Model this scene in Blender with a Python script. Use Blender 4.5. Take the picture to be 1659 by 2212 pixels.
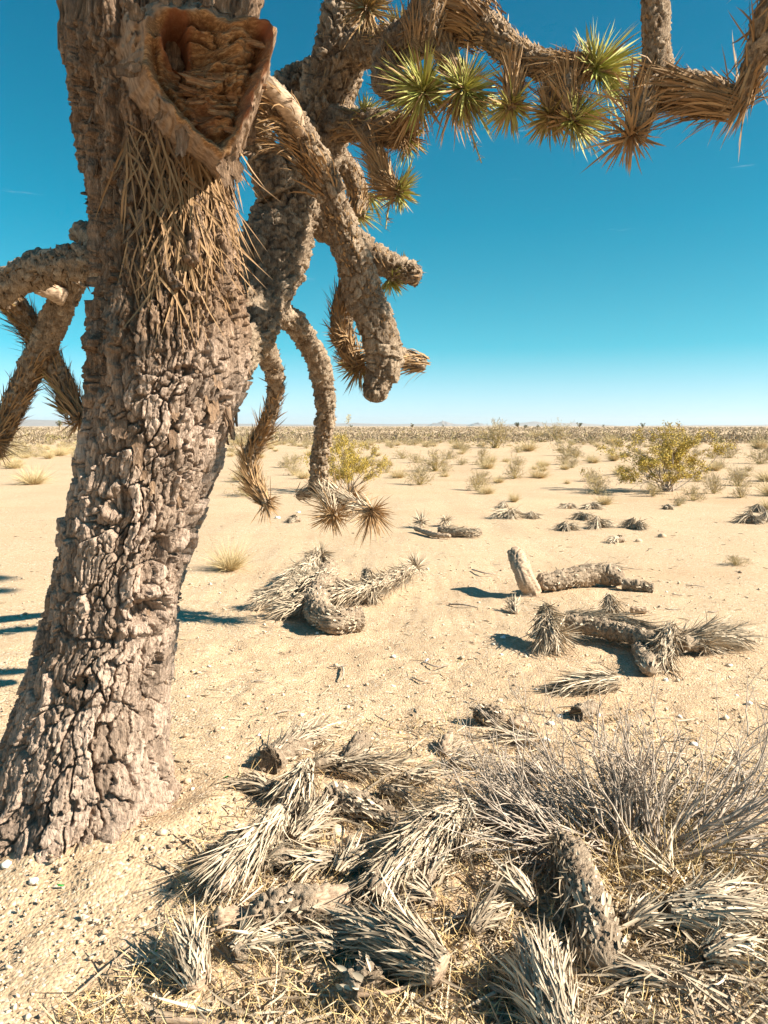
import bpy, math
import numpy as np
from mathutils import Vector

for o in list(bpy.data.objects):
    bpy.data.objects.remove(o, do_unlink=True)
scene = bpy.context.scene
COL = scene.collection

# ------------------------------------------------------------------ camera
CAM_H = 1.6
FPX, CX, CY = 1592.0, 829.5, 1106.0          # focal length and centre in 1659x2212 picture units
PITCH = math.atan(186.0 / FPX)
cam_d = bpy.data.cameras.new('camera')
cam = bpy.data.objects.new('camera', cam_d)
COL.objects.link(cam)
cam.location = (0, 0, CAM_H)
cam.rotation_euler = (math.pi / 2 - PITCH, 0, 0)
cam_d.sensor_fit = 'VERTICAL'
cam_d.sensor_height = 36.0
cam_d.sensor_width = 27.0
cam_d.lens = 36.0 * FPX / 2212.0
cam_d.clip_start = 0.05
cam_d.clip_end = 60000
scene.camera = cam

# ------------------------------------------------------------------ sky, sun, exposure
SUN_AZ = math.radians(-16)      # measured from +X, negative = towards the camera side
SUN_EL = math.radians(36)
to_sun = Vector((math.cos(SUN_EL) * math.cos(SUN_AZ), math.cos(SUN_EL) * math.sin(SUN_AZ), math.sin(SUN_EL)))
world = bpy.data.worlds.new('World')
scene.world = world
world.use_nodes = True
wn, wl = world.node_tree.nodes, world.node_tree.links
wn.clear()
w_out = wn.new('ShaderNodeOutputWorld')
w_bg = wn.new('ShaderNodeBackground')
w_sky = wn.new('ShaderNodeTexSky')
w_sky.sky_type = 'NISHITA'
w_sky.sun_disc = False
w_sky.sun_elevation = SUN_EL
w_sky.sun_rotation = math.pi / 2 - SUN_AZ
w_sky.altitude = 800
w_sky.air_density = 1.0
w_sky.dust_density = 0.25
w_sky.ozone_density = 2.2
SKY_STRENGTH = 0.05
w_bg.inputs['Strength'].default_value = SKY_STRENGTH
# brightness from the Nishita sky, hue by elevation as in a very clear desert sky
w_bw = wn.new('ShaderNodeRGBToBW')
wl.new(w_sky.outputs[0], w_bw.inputs[0])
w_tc = wn.new('ShaderNodeTexCoord')
w_sep = wn.new('ShaderNodeSeparateXYZ')
wl.new(w_tc.outputs['Generated'], w_sep.inputs[0])
w_ramp = wn.new('ShaderNodeValToRGB')
RAMP = [(0.0, (0.90, 1.20, 1.30)), (0.03, (0.68, 1.14, 1.27)), (0.10, (0.16, 1.02, 1.32)), (0.25, (0.015, 0.95, 1.52)), (0.47, (0.0, 0.85, 1.64)), (1.0, (0.0, 0.81, 1.68))]
w_ramp.color_ramp.elements[0].position = RAMP[0][0]; w_ramp.color_ramp.elements[0].color = (*[c / 2 for c in RAMP[0][1]], 1)
w_ramp.color_ramp.elements[1].position = 1.0; w_ramp.color_ramp.elements[1].color = (*[c / 2 for c in RAMP[-1][1]], 1)
for p_, c_ in RAMP[1:-1]:
    e_ = w_ramp.color_ramp.elements.new(p_); e_.color = (*[c / 2 for c in c_], 1)
wl.new(w_sep.outputs['Z'], w_ramp.inputs['Fac'])
w_hs = wn.new('ShaderNodeVectorMath'); w_hs.operation = 'SCALE'
w_two = wn.new('ShaderNodeMath'); w_two.operation = 'MULTIPLY'; w_two.inputs[1].default_value = 2.0
wl.new(w_bw.outputs[0], w_two.inputs[0])
wl.new(w_ramp.outputs['Color'], w_hs.inputs[0])
wl.new(w_two.outputs[0], w_hs.inputs['Scale'])
# thin wisps of high cloud
w_map = wn.new('ShaderNodeMapping'); w_map.inputs['Scale'].default_value = (2.2, 2.2, 26.0)
w_map.inputs['Location'].default_value = (3.1, 0.4, 1.7)
w_noi = wn.new('ShaderNodeTexNoise'); w_noi.inputs['Scale'].default_value = 2.1
w_noi.inputs['Detail'].default_value = 7; w_noi.inputs['Roughness'].default_value = 0.62
w_rmp = wn.new('ShaderNodeMapRange'); w_rmp.inputs['From Min'].default_value = 0.66
w_rmp.inputs['From Max'].default_value = 0.82; w_rmp.inputs['To Max'].default_value = 0.4
w_cm = wn.new('ShaderNodeMix'); w_cm.data_type = 'RGBA'
w_cm.inputs[7].default_value = (7.5, 8.6, 9.0, 1)
wl.new(w_tc.outputs['Generated'], w_map.inputs['Vector'])
wl.new(w_map.outputs[0], w_noi.inputs['Vector'])
wl.new(w_noi.outputs['Fac'], w_rmp.inputs['Value'])
wl.new(w_rmp.outputs[0], w_cm.inputs[0])
wl.new(w_hs.outputs[0], w_cm.inputs[6])
wl.new(w_cm.outputs[2], w_bg.inputs['Color'])
wl.new(w_bg.outputs[0], w_out.inputs['Surface'])

sun_d = bpy.data.lights.new('sun', 'SUN')
sun_d.energy = 5.0
sun_d.angle = math.radians(0.5)
sun_d.color = (1.0, 0.90, 0.74)
sun_o = bpy.data.objects.new('sun', sun_d)
COL.objects.link(sun_o)
sun_o.rotation_euler = (-to_sun).to_track_quat('-Z', 'Y').to_euler()
sun_o.location = (6, -1, 8)

vs = scene.view_settings
vs.view_transform = 'Standard'
vs.look = 'None'
vs.exposure = 1.4
vs.gamma = 1.0
vs.use_curve_mapping = False

# ------------------------------------------------------------------ small maths library
RNG = np.random.default_rng(11)
U = RNG.uniform
CAMV = np.array([0, 0, CAM_H])


def nrm(v):
    v = np.asarray(v, float)
    return v / np.maximum(np.linalg.norm(v, axis=-1, keepdims=True), 1e-9)


def smooth(a, b, x):
    t = np.clip((x - a) / (b - a), 0, 1)
    return t * t * (3 - 2 * t)


def ray(px, py):
    x = (np.asarray(px, float) - CX) / FPX
    z = -(np.asarray(py, float) - CY) / FPX
    c, s = math.cos(PITCH), math.sin(PITCH)
    Y = c + s * z
    Z = -s + c * z
    return np.stack([x / Y, np.ones_like(x / Y), Z / Y], -1)


def at(px, py, depth):
    return CAMV + ray(px, py) * np.asarray(depth, float)[..., None]


def hsh(ix, iy, iz, seed=0):
    with np.errstate(over='ignore'):
        h = (ix.astype(np.int64).astype(np.uint32) * np.uint32(374761393)
             + iy.astype(np.int64).astype(np.uint32) * np.uint32(668265263)
             + iz.astype(np.int64).astype(np.uint32) * np.uint32(2147483647 - 58)
             + np.uint32((seed * 97531 + 12345) & 0xffffffff))
        h = (h ^ (h >> np.uint32(13))) * np.uint32(1274126177)
        h = (h ^ (h >> np.uint32(15))) * np.uint32(2246822519)
        h = h ^ (h >> np.uint32(16))
    return h.astype(np.float64) / 4294967295.0


def vnoise(p, seed=0):
    p = np.asarray(p, float)
    i = np.floor(p).astype(np.int64)
    f = p - i
    f = f * f * (3 - 2 * f)
    out = 0
    for dx in (0, 1):
        wx = f[..., 0] if dx else 1 - f[..., 0]
        for dy in (0, 1):
            wy = f[..., 1] if dy else 1 - f[..., 1]
            for dz in (0, 1):
                wz = f[..., 2] if dz else 1 - f[..., 2]
                out = out + wx * wy * wz * hsh(i[..., 0] + dx, i[..., 1] + dy, i[..., 2] + dz, seed)
    return out * 2 - 1


def fbm(p, oct=4, seed=0, gain=0.5):
    a, s, out = 1.0, 1.0, 0
    for k in range(oct):
        out = out + a * vnoise(np.asarray(p) * s + 17.3 * k, seed + k)
        a *= gain
        s *= 2.03
    return out


def worley(u, v, nu, seed=0, jit=0.9):
    """2D cells, periodic in u with period nu. Returns F1, F2, id, du, dv to the nearest centre."""
    iu, iv = np.floor(u).astype(np.int64), np.floor(v).astype(np.int64)
    f1 = np.full(u.shape, 9.0); f2 = np.full(u.shape, 9.0)
    cid = np.zeros(u.shape); du = np.zeros(u.shape); dv = np.zeros(u.shape)
    for a in (-1, 0, 1):
        for b in (-1, 0, 1):
            ju, jv = iu + a, iv + b
            jm = np.mod(ju, nu)
            z0 = np.zeros_like(ju)
            x = ju + 0.5 + (hsh(jm, jv, z0, seed) - 0.5) * jit
            y = jv + 0.5 + (hsh(jm, jv, z0 + 1, seed) - 0.5) * jit
            ex, ey = u - x, v - y
            d = np.sqrt(ex * ex + ey * ey)
            n = d < f1
            f2 = np.where(n, f1, np.minimum(f2, d))
            c = hsh(jm, jv, z0 + 2, seed)
            cid = np.where(n, c, cid); du = np.where(n, ex, du); dv = np.where(n, ey, dv)
            f1 = np.where(n, d, f1)
    return f1, f2, cid, du, dv


def gz(x, y):
    """height of the desert floor"""
    x = np.asarray(x, float); y = np.asarray(y, float)
    p = np.stack([x, y, np.zeros_like(x)], -1)
    r = np.hypot(x, y)
    h = 0.035 * fbm(p * 0.45, 3, 5) + 0.012 * fbm(p * 2.3, 3, 9)
    h = h * smooth(300, 20, r) - 0.02
    h = h + 0.05 * np.exp(-(((x + 1.0) / 0.75) ** 2 + ((y - 2.95) / 0.75) ** 2))
    dt = np.hypot((x + 1.07) / 1.04, y - 2.95)
    h = h + 0.045 * np.exp(-((dt - 0.36) / 0.14) ** 2) * (0.75 + 0.6 * vnoise(p * 7.0, 66))
    h = h + 0.03 * np.exp(-(((x - 0.3) / 1.2) ** 2 + ((y - 2.4) / 0.7) ** 2))
    return h


def gp(px, py, h=0.0):
    """point seen at a pixel, h metres above the desert floor"""
    d = ray(px, py)
    z = h
    for _ in range(6):
        t = (z - CAM_H) / np.minimum(d[..., 2], -1e-4)
        p = CAMV + d * np.asarray(t)[..., None]
        z = gz(p[..., 0], p[..., 1]) + h
    return p


def catmull(P, n):
    P = np.asarray(P, float)
    if len(P) == 2:
        t = np.linspace(0, 1, n)[:, None]
        return P[0] * (1 - t) + P[1] * t
    Q = np.vstack([2 * P[0] - P[1], P, 2 * P[-1] - P[-2]])
    t = np.linspace(0, len(P) - 1, n)
    i = np.minimum(t.astype(int), len(P) - 2)
    f = (t - i)[:, None]
    a, b, c, d = Q[i], Q[i + 1], Q[i + 2], Q[i + 3]
    return 0.5 * (2 * b + (c - a) * f + (2 * a - 5 * b + 4 * c - d) * f ** 2 + (3 * b - a - 3 * c + d) * f ** 3)


def frames(C):
    T = nrm(np.gradient(C, axis=0))
    ref = np.array([0, 0, 1.0]) if abs(T[0][2]) < 0.9 else np.array([1.0, 0, 0])
    N = np.zeros_like(C)
    n = nrm(np.cross(np.cross(T[0], ref), T[0]))
    for k in range(len(C)):
        n = nrm(n - T[k] * np.dot(n, T[k]))
        N[k] = n
    return T, N, np.cross(T, N)


# ------------------------------------------------------------------ mesh building
def mesh_np(name, V, quads=None, tris=None, tint=None, smooth_shade=False):
    me = bpy.data.meshes.new(name)
    V = np.asarray(V, np.float32)
    nq = 0 if quads is None else len(quads)
    nt = 0 if tris is None else len(tris)
    loops = np.concatenate([np.asarray(quads).ravel() if nq else np.zeros(0, int),
                            np.asarray(tris).ravel() if nt else np.zeros(0, int)]).astype(np.int32)
    starts = np.concatenate([np.arange(nq) * 4, nq * 4 + np.arange(nt) * 3]).astype(np.int32)
    me.vertices.add(len(V)); me.vertices.foreach_set('co', V.ravel())
    me.loops.add(len(loops)); me.loops.foreach_set('vertex_index', loops)
    me.polygons.add(nq + nt); me.polygons.foreach_set('loop_start', starts)
    if smooth_shade:
        me.polygons.foreach_set('use_smooth', np.ones(nq + nt, bool))
    me.update(calc_edges=True)
    if tint is not None:
        a = me.color_attributes.new('tint', 'FLOAT_COLOR', 'POINT')
        c = np.ones((len(V), 4), np.float32)
        c[:, :tint.shape[1]] = tint
        a.data.foreach_set('color', c.ravel())
    return me


class Geo:
    """collects pieces of one mesh"""
    def __init__(self):
        self.V, self.Q, self.T, self.C, self.n = [], [], [], [], 0

    def add(self, V, Q=None, T=None, C=None):
        V = np.asarray(V, float)
        if C is None:
            C = np.zeros((len(V), 3)) + 0.5
        self.V.append(V); self.C.append(C)
        if Q is not None and len(Q): self.Q.append(np.asarray(Q) + self.n)
        if T is not None and len(T): self.T.append(np.asarray(T) + self.n)
        self.n += len(V)
        return self

    def arrays(self):
        V = np.vstack(self.V); C = np.vstack(self.C)
        Q = np.vstack(self.Q) if self.Q else None
        T = np.vstack(self.T) if self.T else None
        return V, Q, T, C

    def floor(self, clear=0.003):
        for V in self.V:
            V[:, 2] = np.maximum(V[:, 2], gz(V[:, 0], V[:, 1]) + clear)
        return self

    def build(self, name, mat, parent=None, sm=False, origin=None):
        V, Q, T, C = self.arrays()
        o0 = np.zeros(3)
        if parent is not None:
            o0 = world_loc(parent)
        if origin is not None:
            o0 = np.asarray(origin, float)
        me = mesh_np(name, V - o0, Q, T, C, sm)
        me.materials.append(mat)
        o = bpy.data.objects.new(name, me)
        COL.objects.link(o)
        if parent is not None:
            o.parent = parent
        elif origin is not None:
            o.location = o0
        return o


def world_loc(o):
    p = np.zeros(3)
    while o is not None:
        p = p + np.array(o.location)
        o = o.parent
    return p


def empty(name, loc, label=None, cat=None, group=None):
    o = bpy.data.objects.new(name, None)
    o.empty_display_size = 0.05
    COL.objects.link(o)
    o.location = tuple(float(c) for c in loc)
    tag(o, label, cat, group)
    return o


def tag(o, label=None, cat=None, group=None, kind=None):
    if label: o['label'] = label
    if cat: o['category'] = cat
    if group: o['group'] = group
    if kind: o['kind'] = kind
    return o


def leaf_geo(base, d, L, W, bend=None, tint=None, green=None, fold=0.45, ref=None, taper=(0.85, 1.0, 0.72)):
    """stiff dagger leaves / grass blades with a folded cross-section, 10 vertices each"""
    base = np.asarray(base, float); N = len(base)
    d = nrm(d)
    L = np.broadcast_to(L, (N,)); W = np.broadcast_to(W, (N,))
    if ref is None:
        ref = RNG.normal(size=(N, 3))
    s = nrm(np.cross(d, ref)); n = np.cross(s, d)
    if bend is None:
        bend = np.zeros((N, 3))
    V = np.zeros((N, 10, 3)); C = np.zeros((N, 10, 3))
    tint = U(0, 1, N) if tint is None else np.broadcast_to(tint, (N,))
    green = np.zeros(N) if green is None else np.broadcast_to(green, (N,))
    for k, t in enumerate((0.0, 0.38, 0.74)):
        c = base + d * (L * t)[:, None] + bend * (L * t * t)[:, None]
        w = (W * 0.5 * taper[k])[:, None]
        V[:, k * 3] = c - s * w + n * w * fold
        V[:, k * 3 + 1] = c
        V[:, k * 3 + 2] = c + s * w + n * w * fold
        C[:, k * 3:k * 3 + 3, 1] = t
    V[:, 9] = base + d * L[:, None] + bend * L[:, None]
    C[:, 9, 1] = 1
    C[:, :, 0] = tint[:, None]; C[:, :, 2] = green[:, None]
    q = []
    for k in (0, 1):
        a = k * 3
        q += [[a, a + 1, a + 4, a + 3], [a + 1, a + 2, a + 5, a + 4]]
    q = np.array(q); t = np.array([[6, 7, 9], [7, 8, 9]])
    off = (np.arange(N) * 10)[:, None, None]
    return V.reshape(-1, 3), (q[None] + off).reshape(-1, 4), (t[None] + off).reshape(-1, 3), C.reshape(-1, 3)


def chip_geo(base, d, L, W, tint, green):
    N = len(base); d = nrm(d); s = nrm(np.cross(d, RNG.normal(size=(N, 3))))
    V = np.zeros((N, 4, 3)); L = L[:, None]; W = W[:, None]
    V[:, 0] = base - s * W * .3; V[:, 1] = base + s * W * .3; V[:, 2] = base + d * L * .6 + s * W * .5; V[:, 3] = base + d * L - s * W * .2
    C = np.zeros((N, 4, 3)); C[..., 0] = tint[:, None]; C[..., 2] = green[:, None]; C[:, 2:, 1] = .8
    return V.reshape(-1, 3), (np.arange(4)[None] + (np.arange(N) * 4)[:, None]), None, C.reshape(-1, 3)


def grid_quads(nv, nu, wrap=True):
    i = np.arange(nv - 1)[:, None]; j = np.arange(nu if wrap else nu - 1)[None]
    j2 = (j + 1) % nu
    return np.stack([i * nu + j, i * nu + j2, (i + 1) * nu + j2, (i + 1) * nu + j], -1).reshape(-1, 4)


def branch_geo(P, r, amp=0.012, cell=0.03, step=0.0092, tip=True, root=False, seed=0, aspect=1.5, lump=0.12,
               nu=None, hollow=0.0, grain=0.3):
    """tapered limb with scaly bark: a tube along P whose surface is pushed out scale by scale"""
    P = np.asarray(P, float)
    C0 = catmull(P, 200)
    sl = np.concatenate([[0], np.cumsum(np.linalg.norm(np.diff(C0, axis=0), axis=1))])
    Ltot = sl[-1]
    nv = max(8, int(Ltot / step))
    s = np.linspace(0, Ltot, nv)
    C = np.stack([np.interp(s, sl, C0[:, k]) for k in range(3)], -1)
    rr = np.interp(s / Ltot, np.linspace(0, 1, len(r)), r)
    k = np.ones(9) / 9
    if nv > 24:
        rr = np.convolve(np.pad(rr, 4, mode='edge'), k, 'valid')
    rm = float(np.mean(r))
    if nu is None:
        nu = int(np.clip(2 * math.pi * rm / step, 10, 220))
    T, N, B = frames(C)
    th = np.arange(nu) / nu * 2 * math.pi
    nc = max(5, int(round(2 * math.pi * rm / cell)))
    uu, ss = np.meshgrid(th / (2 * math.pi) * nc, s)
    dirs = N[:, None] * np.cos(th)[None, :, None] + B[:, None] * np.sin(th)[None, :, None]
    Q3 = C[:, None] + dirs * rr[:, None, None]
    w1 = fbm(Q3 / (cell * 2.2), 2, seed + 3); w2 = fbm(Q3 / (cell * 2.2) + 9, 2, seed + 4)
    f1, f2, cid, du, dv = worley(uu + 0.28 * w1, ss / (cell * aspect) + 0.28 * w2, nc, seed)
    edge = smooth(0.03, 0.12, f2 - f1)
    g1, g2, gid, _, gv = worley(uu * 2 + 0.6 * w2, ss / (cell * aspect * 0.5) + 0.6 * w1, nc * 2, seed + 1)
    disp = amp * 1.25 * (edge * (0.45 + 0.65 * cid) - 0.6 + 0.5 * dv * edge)
    disp = disp + amp * 0.35 * (smooth(0.02, 0.12, g2 - g1) * (0.4 + .8 * gid) - 0.6)
    disp = disp + amp * grain * fbm(Q3 / (cell * 0.3), 2, seed + 8) + rr[:, None] * lump * 1.5 * fbm(Q3 / (rm * 2.2), 3, seed + 6)
    cid = np.clip(0.65 * cid + 0.35 * gid, 0, 1)
    rad = rr[:, None] + disp
    e = s / Ltot
    if tip:
        g = np.sqrt(np.clip(1 - np.clip((s - (Ltot - rr * 1.0)) / (rr * 1.0), 0, 1) ** 2, 0.0, 1))
        rad = rad * np.maximum(g, 0.03)[:, None]
    if root:
        g = np.sqrt(np.clip(1 - np.clip((rr * 0.8 - s) / (rr * 0.8), 0, 1) ** 2, 0.0, 1))
        rad = rad * np.maximum(g, 0.03)[:, None]
    V = C[:, None] + dirs * rad[..., None]
    col = np.stack([cid, np.clip(edge, 0, 1), np.broadcast_to(e[:, None], cid.shape)], -1)
    V = V.reshape(-1, 3); col = col.reshape(-1, 3)
    q = grid_quads(nv, nu)
    # end faces
    ends, tr, ce = [], [], []
    for row, flip, t in ((0, True, -T[0]), (nv - 1, False, T[-1])):
        idx = len(V) + len(ends)
        depth = hollow * rr[row] if (row == nv - 1 or hollow < 0) else 0.0
        ends.append(C[row] - t * abs(depth) + t * 0.002)
        ce.append([0.35, 0.1, 1.0])
        j = np.arange(nu); j2 = (j + 1) % nu
        f = np.stack([np.full(nu, idx), row * nu + j2, row * nu + j], -1)
        tr.append(f if flip else f[:, ::-1])
    V = np.vstack([V, ends]); col = np.vstack([col, ce])
    return V, q, np.vstack(tr), col


def ring_points(P, r, n, tmin=0.0, tmax=1.0, half=None):
    """n random points on a tube; returns base, tangent, radial, t"""
    C = catmull(P, 80); T, N, B = frames(C)
    t = U(tmin, tmax, n); i = np.clip((t * 79).astype(int), 0, 79)
    a = U(0, 2 * math.pi, n)
    rad = N[i] * np.cos(a)[:, None] + B[i] * np.sin(a)[:, None]
    if half is not None:                     # keep only one side
        flip = (rad @ np.asarray(half)) < -0.25
        rad[flip] *= -1
    rr = np.interp(t, np.linspace(0, 1, len(r)), r)
    return C[i] + rad * rr[:, None], T[i], rad, t


def thatch_geo(P, r, n, L, W=0.011, spread=0.35, sgn=-1, sag=0.12, jit=0.16, half=None, tmin=0.0, tmax=1.0, green=0.0, tint=(0, 1), curl=0.10):
    """shaggy coat of dead dagger leaves laid along a limb (sgn -1: pointing back to the root)"""
    b, T, rad, t = ring_points(P, r, n, tmin, tmax, half)
    sp = spread + RNG.normal(0, jit, n)
    d = T * (sgn * np.cos(sp))[:, None] + rad * np.sin(sp)[:, None] + RNG.normal(0, 0.10, (n, 3))
    d = nrm(d)
    bend = np.zeros((n, 3)); bend[:, 2] = -sag * U(0.2, 1.6, n)
    bend += RNG.normal(0, curl, (n, 3))
    return leaf_geo(b - d * 0.01, d, L * U(0.3, 1.15, n), W * U(0.6, 1.3, n), bend, np.clip(tint[0] + (tint[1] - tint[0]) * RNG.beta(1.1, 1.1, n) + .12 * vnoise(b * 14, 3), 0, 1), green, ref=rad + 0.35 * RNG.normal(size=(n, 3)))


def rosette_geo(tip, axis, n=110, L=0.24, W=0.012, cap=1.75, green=1.0, sag=0.05, back=60, backL=None, tint=(0, 1)):
    """dome of live leaves round a branch tip with reflexed dead ones behind"""
    axis = nrm(axis)
    a0 = nrm(np.cross(axis, [0.3, 0.5, 0.8])); a1 = np.cross(axis, a0)
    out = Geo(); lop = nrm(RNG.normal(size=3))

    def part(m, lo, hi, LL, gr, backoff):
        c = U(math.cos(hi), math.cos(lo), m); ph = U(0, 2 * math.pi, m)
        sn = np.sqrt(1 - c * c)
        rad = a0 * np.cos(ph)[:, None] + a1 * np.sin(ph)[:, None]
        d = axis * c[:, None] + rad * sn[:, None] + RNG.normal(0, 0.07, (m, 3))
        b = tip + rad * (0.022 * U(0.6, 1.1, m) * np.minimum(1, sn + 0.2))[:, None] - axis * (U(0, 0.03, m) + backoff * U(0, 1, m))[:, None]
        bend = np.zeros((m, 3)); bend[:, 2] = -sag * U(0, 2, m)
        bend += RNG.normal(0, 0.07, (m, 3))
        g = np.clip(gr + RNG.normal(0, 0.10, m), 0, 1) * (U(0, 1, m) > .16) if gr > 0 else 0.0
        d = d + 0.16 * lop
        out.add(*leaf_geo(b, d, LL * U(0.5, 1.15, m) * (1 + .35 * (nrm(d) @ lop)), W * U(0.8, 1.2, m), bend, U(tint[0], tint[1], m), g, ref=rad + axis * 0.3))
    part(int(n), 0.0, cap, L, green, 0.02)
    if back:
        part(int(back), cap - 0.1, 2.75, backL or L, 0.0, 0.16)
    return out


def stem_geo(P, r, sides=5):
    P = np.asarray(P, float); n = len(P)
    T, N, B = frames(P)
    th = np.arange(sides) / sides * 2 * math.pi
    V = P[:, None] + (N[:, None] * np.cos(th)[None, :, None] + B[:, None] * np.sin(th)[None, :, None]) * np.asarray(r)[:, None, None]
    return V.reshape(-1, 3), grid_quads(n, sides), None, None


def twig_paths(base, d, L, r, depth, out, wob=0.25, kids=(2, 4), droop=0.0, ang=0.55):
    n = 6
    P = [np.asarray(base, float)]; dd = nrm(d)
    for k in range(n - 1):
        dd = nrm(dd + RNG.normal(0, wob / 2, 3) + np.array([0, 0, -droop]))
        P.append(P[-1] + dd * L / (n - 1))
    P = np.array(P)
    out.append((P, np.linspace(r, r * 0.45, n)))
    if depth > 0:
        for _ in range(RNG.integers(kids[0], kids[1] + 1)):
            i = RNG.integers(2, n)
            t = nrm(P[min(i, n - 1)] - P[i - 1])
            side = nrm(np.cross(t, RNG.normal(size=3)))
            twig_paths(P[i], t * math.cos(ang) + side * math.sin(ang), L * U(0.35, 0.65), r * 0.55, depth - 1, out, wob, kids, droop, ang)


def ico(sub=1):
    t = (1 + 5 ** 0.5) / 2
    v = [(-1, t, 0), (1, t, 0), (-1, -t, 0), (1, -t, 0), (0, -1, t), (0, 1, t), (0, -1, -t), (0, 1, -t), (t, 0, -1), (t, 0, 1), (-t, 0, -1), (-t, 0, 1)]
    f = [(0, 11, 5), (0, 5, 1), (0, 1, 7), (0, 7, 10), (0, 10, 11), (1, 5, 9), (5, 11, 4), (11, 10, 2), (10, 7, 6), (7, 1, 8), (3, 9, 4), (3, 4, 2), (3, 2, 6), (3, 6, 8), (3, 8, 9), (4, 9, 5), (2, 4, 11), (6, 2, 10), (8, 6, 7), (9, 8, 1)]
    v = [np.array(x, float) / math.sqrt(1 + t * t) for x in v]
    for _ in range(sub):
        cache, nf = {}, []

        def mid(a, b):
            k = (min(a, b), max(a, b))
            if k not in cache:
                m = v[a] + v[b]; v.append(m / np.linalg.norm(m)); cache[k] = len(v) - 1
            return cache[k]
        for a, b, c in f:
            x, y, z = mid(a, b), mid(b, c), mid(c, a)
            nf += [(a, x, z), (b, y, x), (c, z, y), (x, y, z)]
        f = nf
    return np.array(v), np.array(f)


# ------------------------------------------------------------------ materials
class NT:
    def __init__(self, name):
        self.m = bpy.data.materials.new(name); self.m.use_nodes = True
        self.t = self.m.node_tree; self.n = self.t.nodes; self.l = self.t.links
        self.b = self.n['Principled BSDF']
        self.b.inputs['Roughness'].default_value = 0.9
        self.b.inputs['Specular IOR Level'].default_value = 0.15

    def new(self, kind, **kw):
        x = self.n.new(kind)
        for k, v in kw.items():
            if k in x.inputs: x.inputs[k].default_value = v
            else: setattr(x, k, v)
        return x

    def coord(self, sx=1, sy=1, sz=1):
        g = self.new('ShaderNodeNewGeometry')
        mp = self.new('ShaderNodeMapping'); mp.inputs['Scale'].default_value = (sx, sy, sz)
        self.l.new(g.outputs['Position'], mp.inputs['Vector'])
        return mp.outputs[0]

    def noise(self, vec, scale, detail=4, rough=0.55):
        x = self.new('ShaderNodeTexNoise', Scale=scale, Detail=detail, Roughness=rough)
        self.l.new(vec, x.inputs['Vector'])
        return x.outputs['Fac']

    def ramp(self, fac, stops):
        x = self.new('ShaderNodeValToRGB')
        e = x.color_ramp.elements
        e[0].position, e[0].color = stops[0][0], (*stops[0][1], 1)
        e[1].position, e[1].color = stops[-1][0], (*stops[-1][1], 1)
        for p, c in stops[1:-1]:
            k = e.new(p); k.color = (*c, 1)
        self.l.new(fac, x.inputs['Fac'])
        return x.outputs['Color']

    def mix(self, fac, a, b, mode='MIX'):
        x = self.new('ShaderNodeMix'); x.data_type = 'RGBA'; x.blend_type = mode
        for sock, v in ((x.inputs[0], fac), (x.inputs[6], a), (x.inputs[7], b)):
            if hasattr(v, 'is_output'): self.l.new(v, sock)
            elif isinstance(v, tuple): sock.default_value = (*v, 1)
            else: sock.default_value = v
        return x.outputs[2]

    def rng(self, fac, a, b, c=0.0, d=1.0):
        x = self.new('ShaderNodeMapRange')
        for k, v in zip(('From Min', 'From Max', 'To Min', 'To Max'), (a, b, c, d)): x.inputs[k].default_value = v
        self.l.new(fac, x.inputs['Value'])
        return x.outputs[0]

    def attr(self):
        a = self.new('ShaderNodeAttribute', attribute_name='tint')
        s = self.new('ShaderNodeSeparateColor')
        self.l.new(a.outputs['Color'], s.inputs['Color'])
        return s.outputs

    def bump(self, h, strength=0.5, dist=0.01):
        x = self.new('ShaderNodeBump', Strength=strength, Distance=dist)
        self.l.new(h, x.inputs['Height'])
        self.l.new(x.outputs[0], self.b.inputs['Normal'])

    def done(self, col):
        self.l.new(col, self.b.inputs['Base Color'])
        return self.m


def bark_mat(name, a, b, c, scale=1.0, gap=None):
    k = NT(name); at_ = k.attr(); v = k.coord(1, 1, 0.45)
    plate = k.ramp(at_[0], [(0.0, a), (0.45, b), (1.0, c)])
    col = k.mix(k.rng(k.noise(v, 9 * scale, 5), 0.4, 0.7, 0, 0.6), plate, k.ramp(k.noise(v, 60 * scale, 4), [(0.3, a), (0.7, c)]))
    col = k.mix(k.rng(k.noise(k.coord(1, 1, 1), 3.0 * scale, 3), 0.5, 0.72, 0, 0.5), col, b)
    if gap:
        col = k.mix(k.rng(at_[2], 0.0, 1.0, 0.0, 0.8), col, k.ramp(k.noise(v, 30, 5), [(0.3, (0.10, 0.055, 0.03)), (0.7, (0.33, 0.205, 0.12))]))
    fib = k.noise(k.coord(1, 1, 0.16), 75 * scale, 5, 0.7)
    col = k.mix(k.rng(fib, 0.54, 0.38, 0, 0.5), col, tuple(x * 0.7 for x in a))
    col = k.mix(k.rng(fib, 0.56, 0.72, 0, 0.5), col, tuple(min(1, x * 1.12) for x in c))
    hh = k.new('ShaderNodeMath', operation='ADD')
    k.l.new(fib, hh.inputs[0]); k.l.new(k.noise(k.coord(1, 1, 0.5), 48 * scale, 5, 0.7), hh.inputs[1])
    k.bump(hh.outputs[0], 1.0, 0.016 / scale ** .5)
    return k.done(col)


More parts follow.
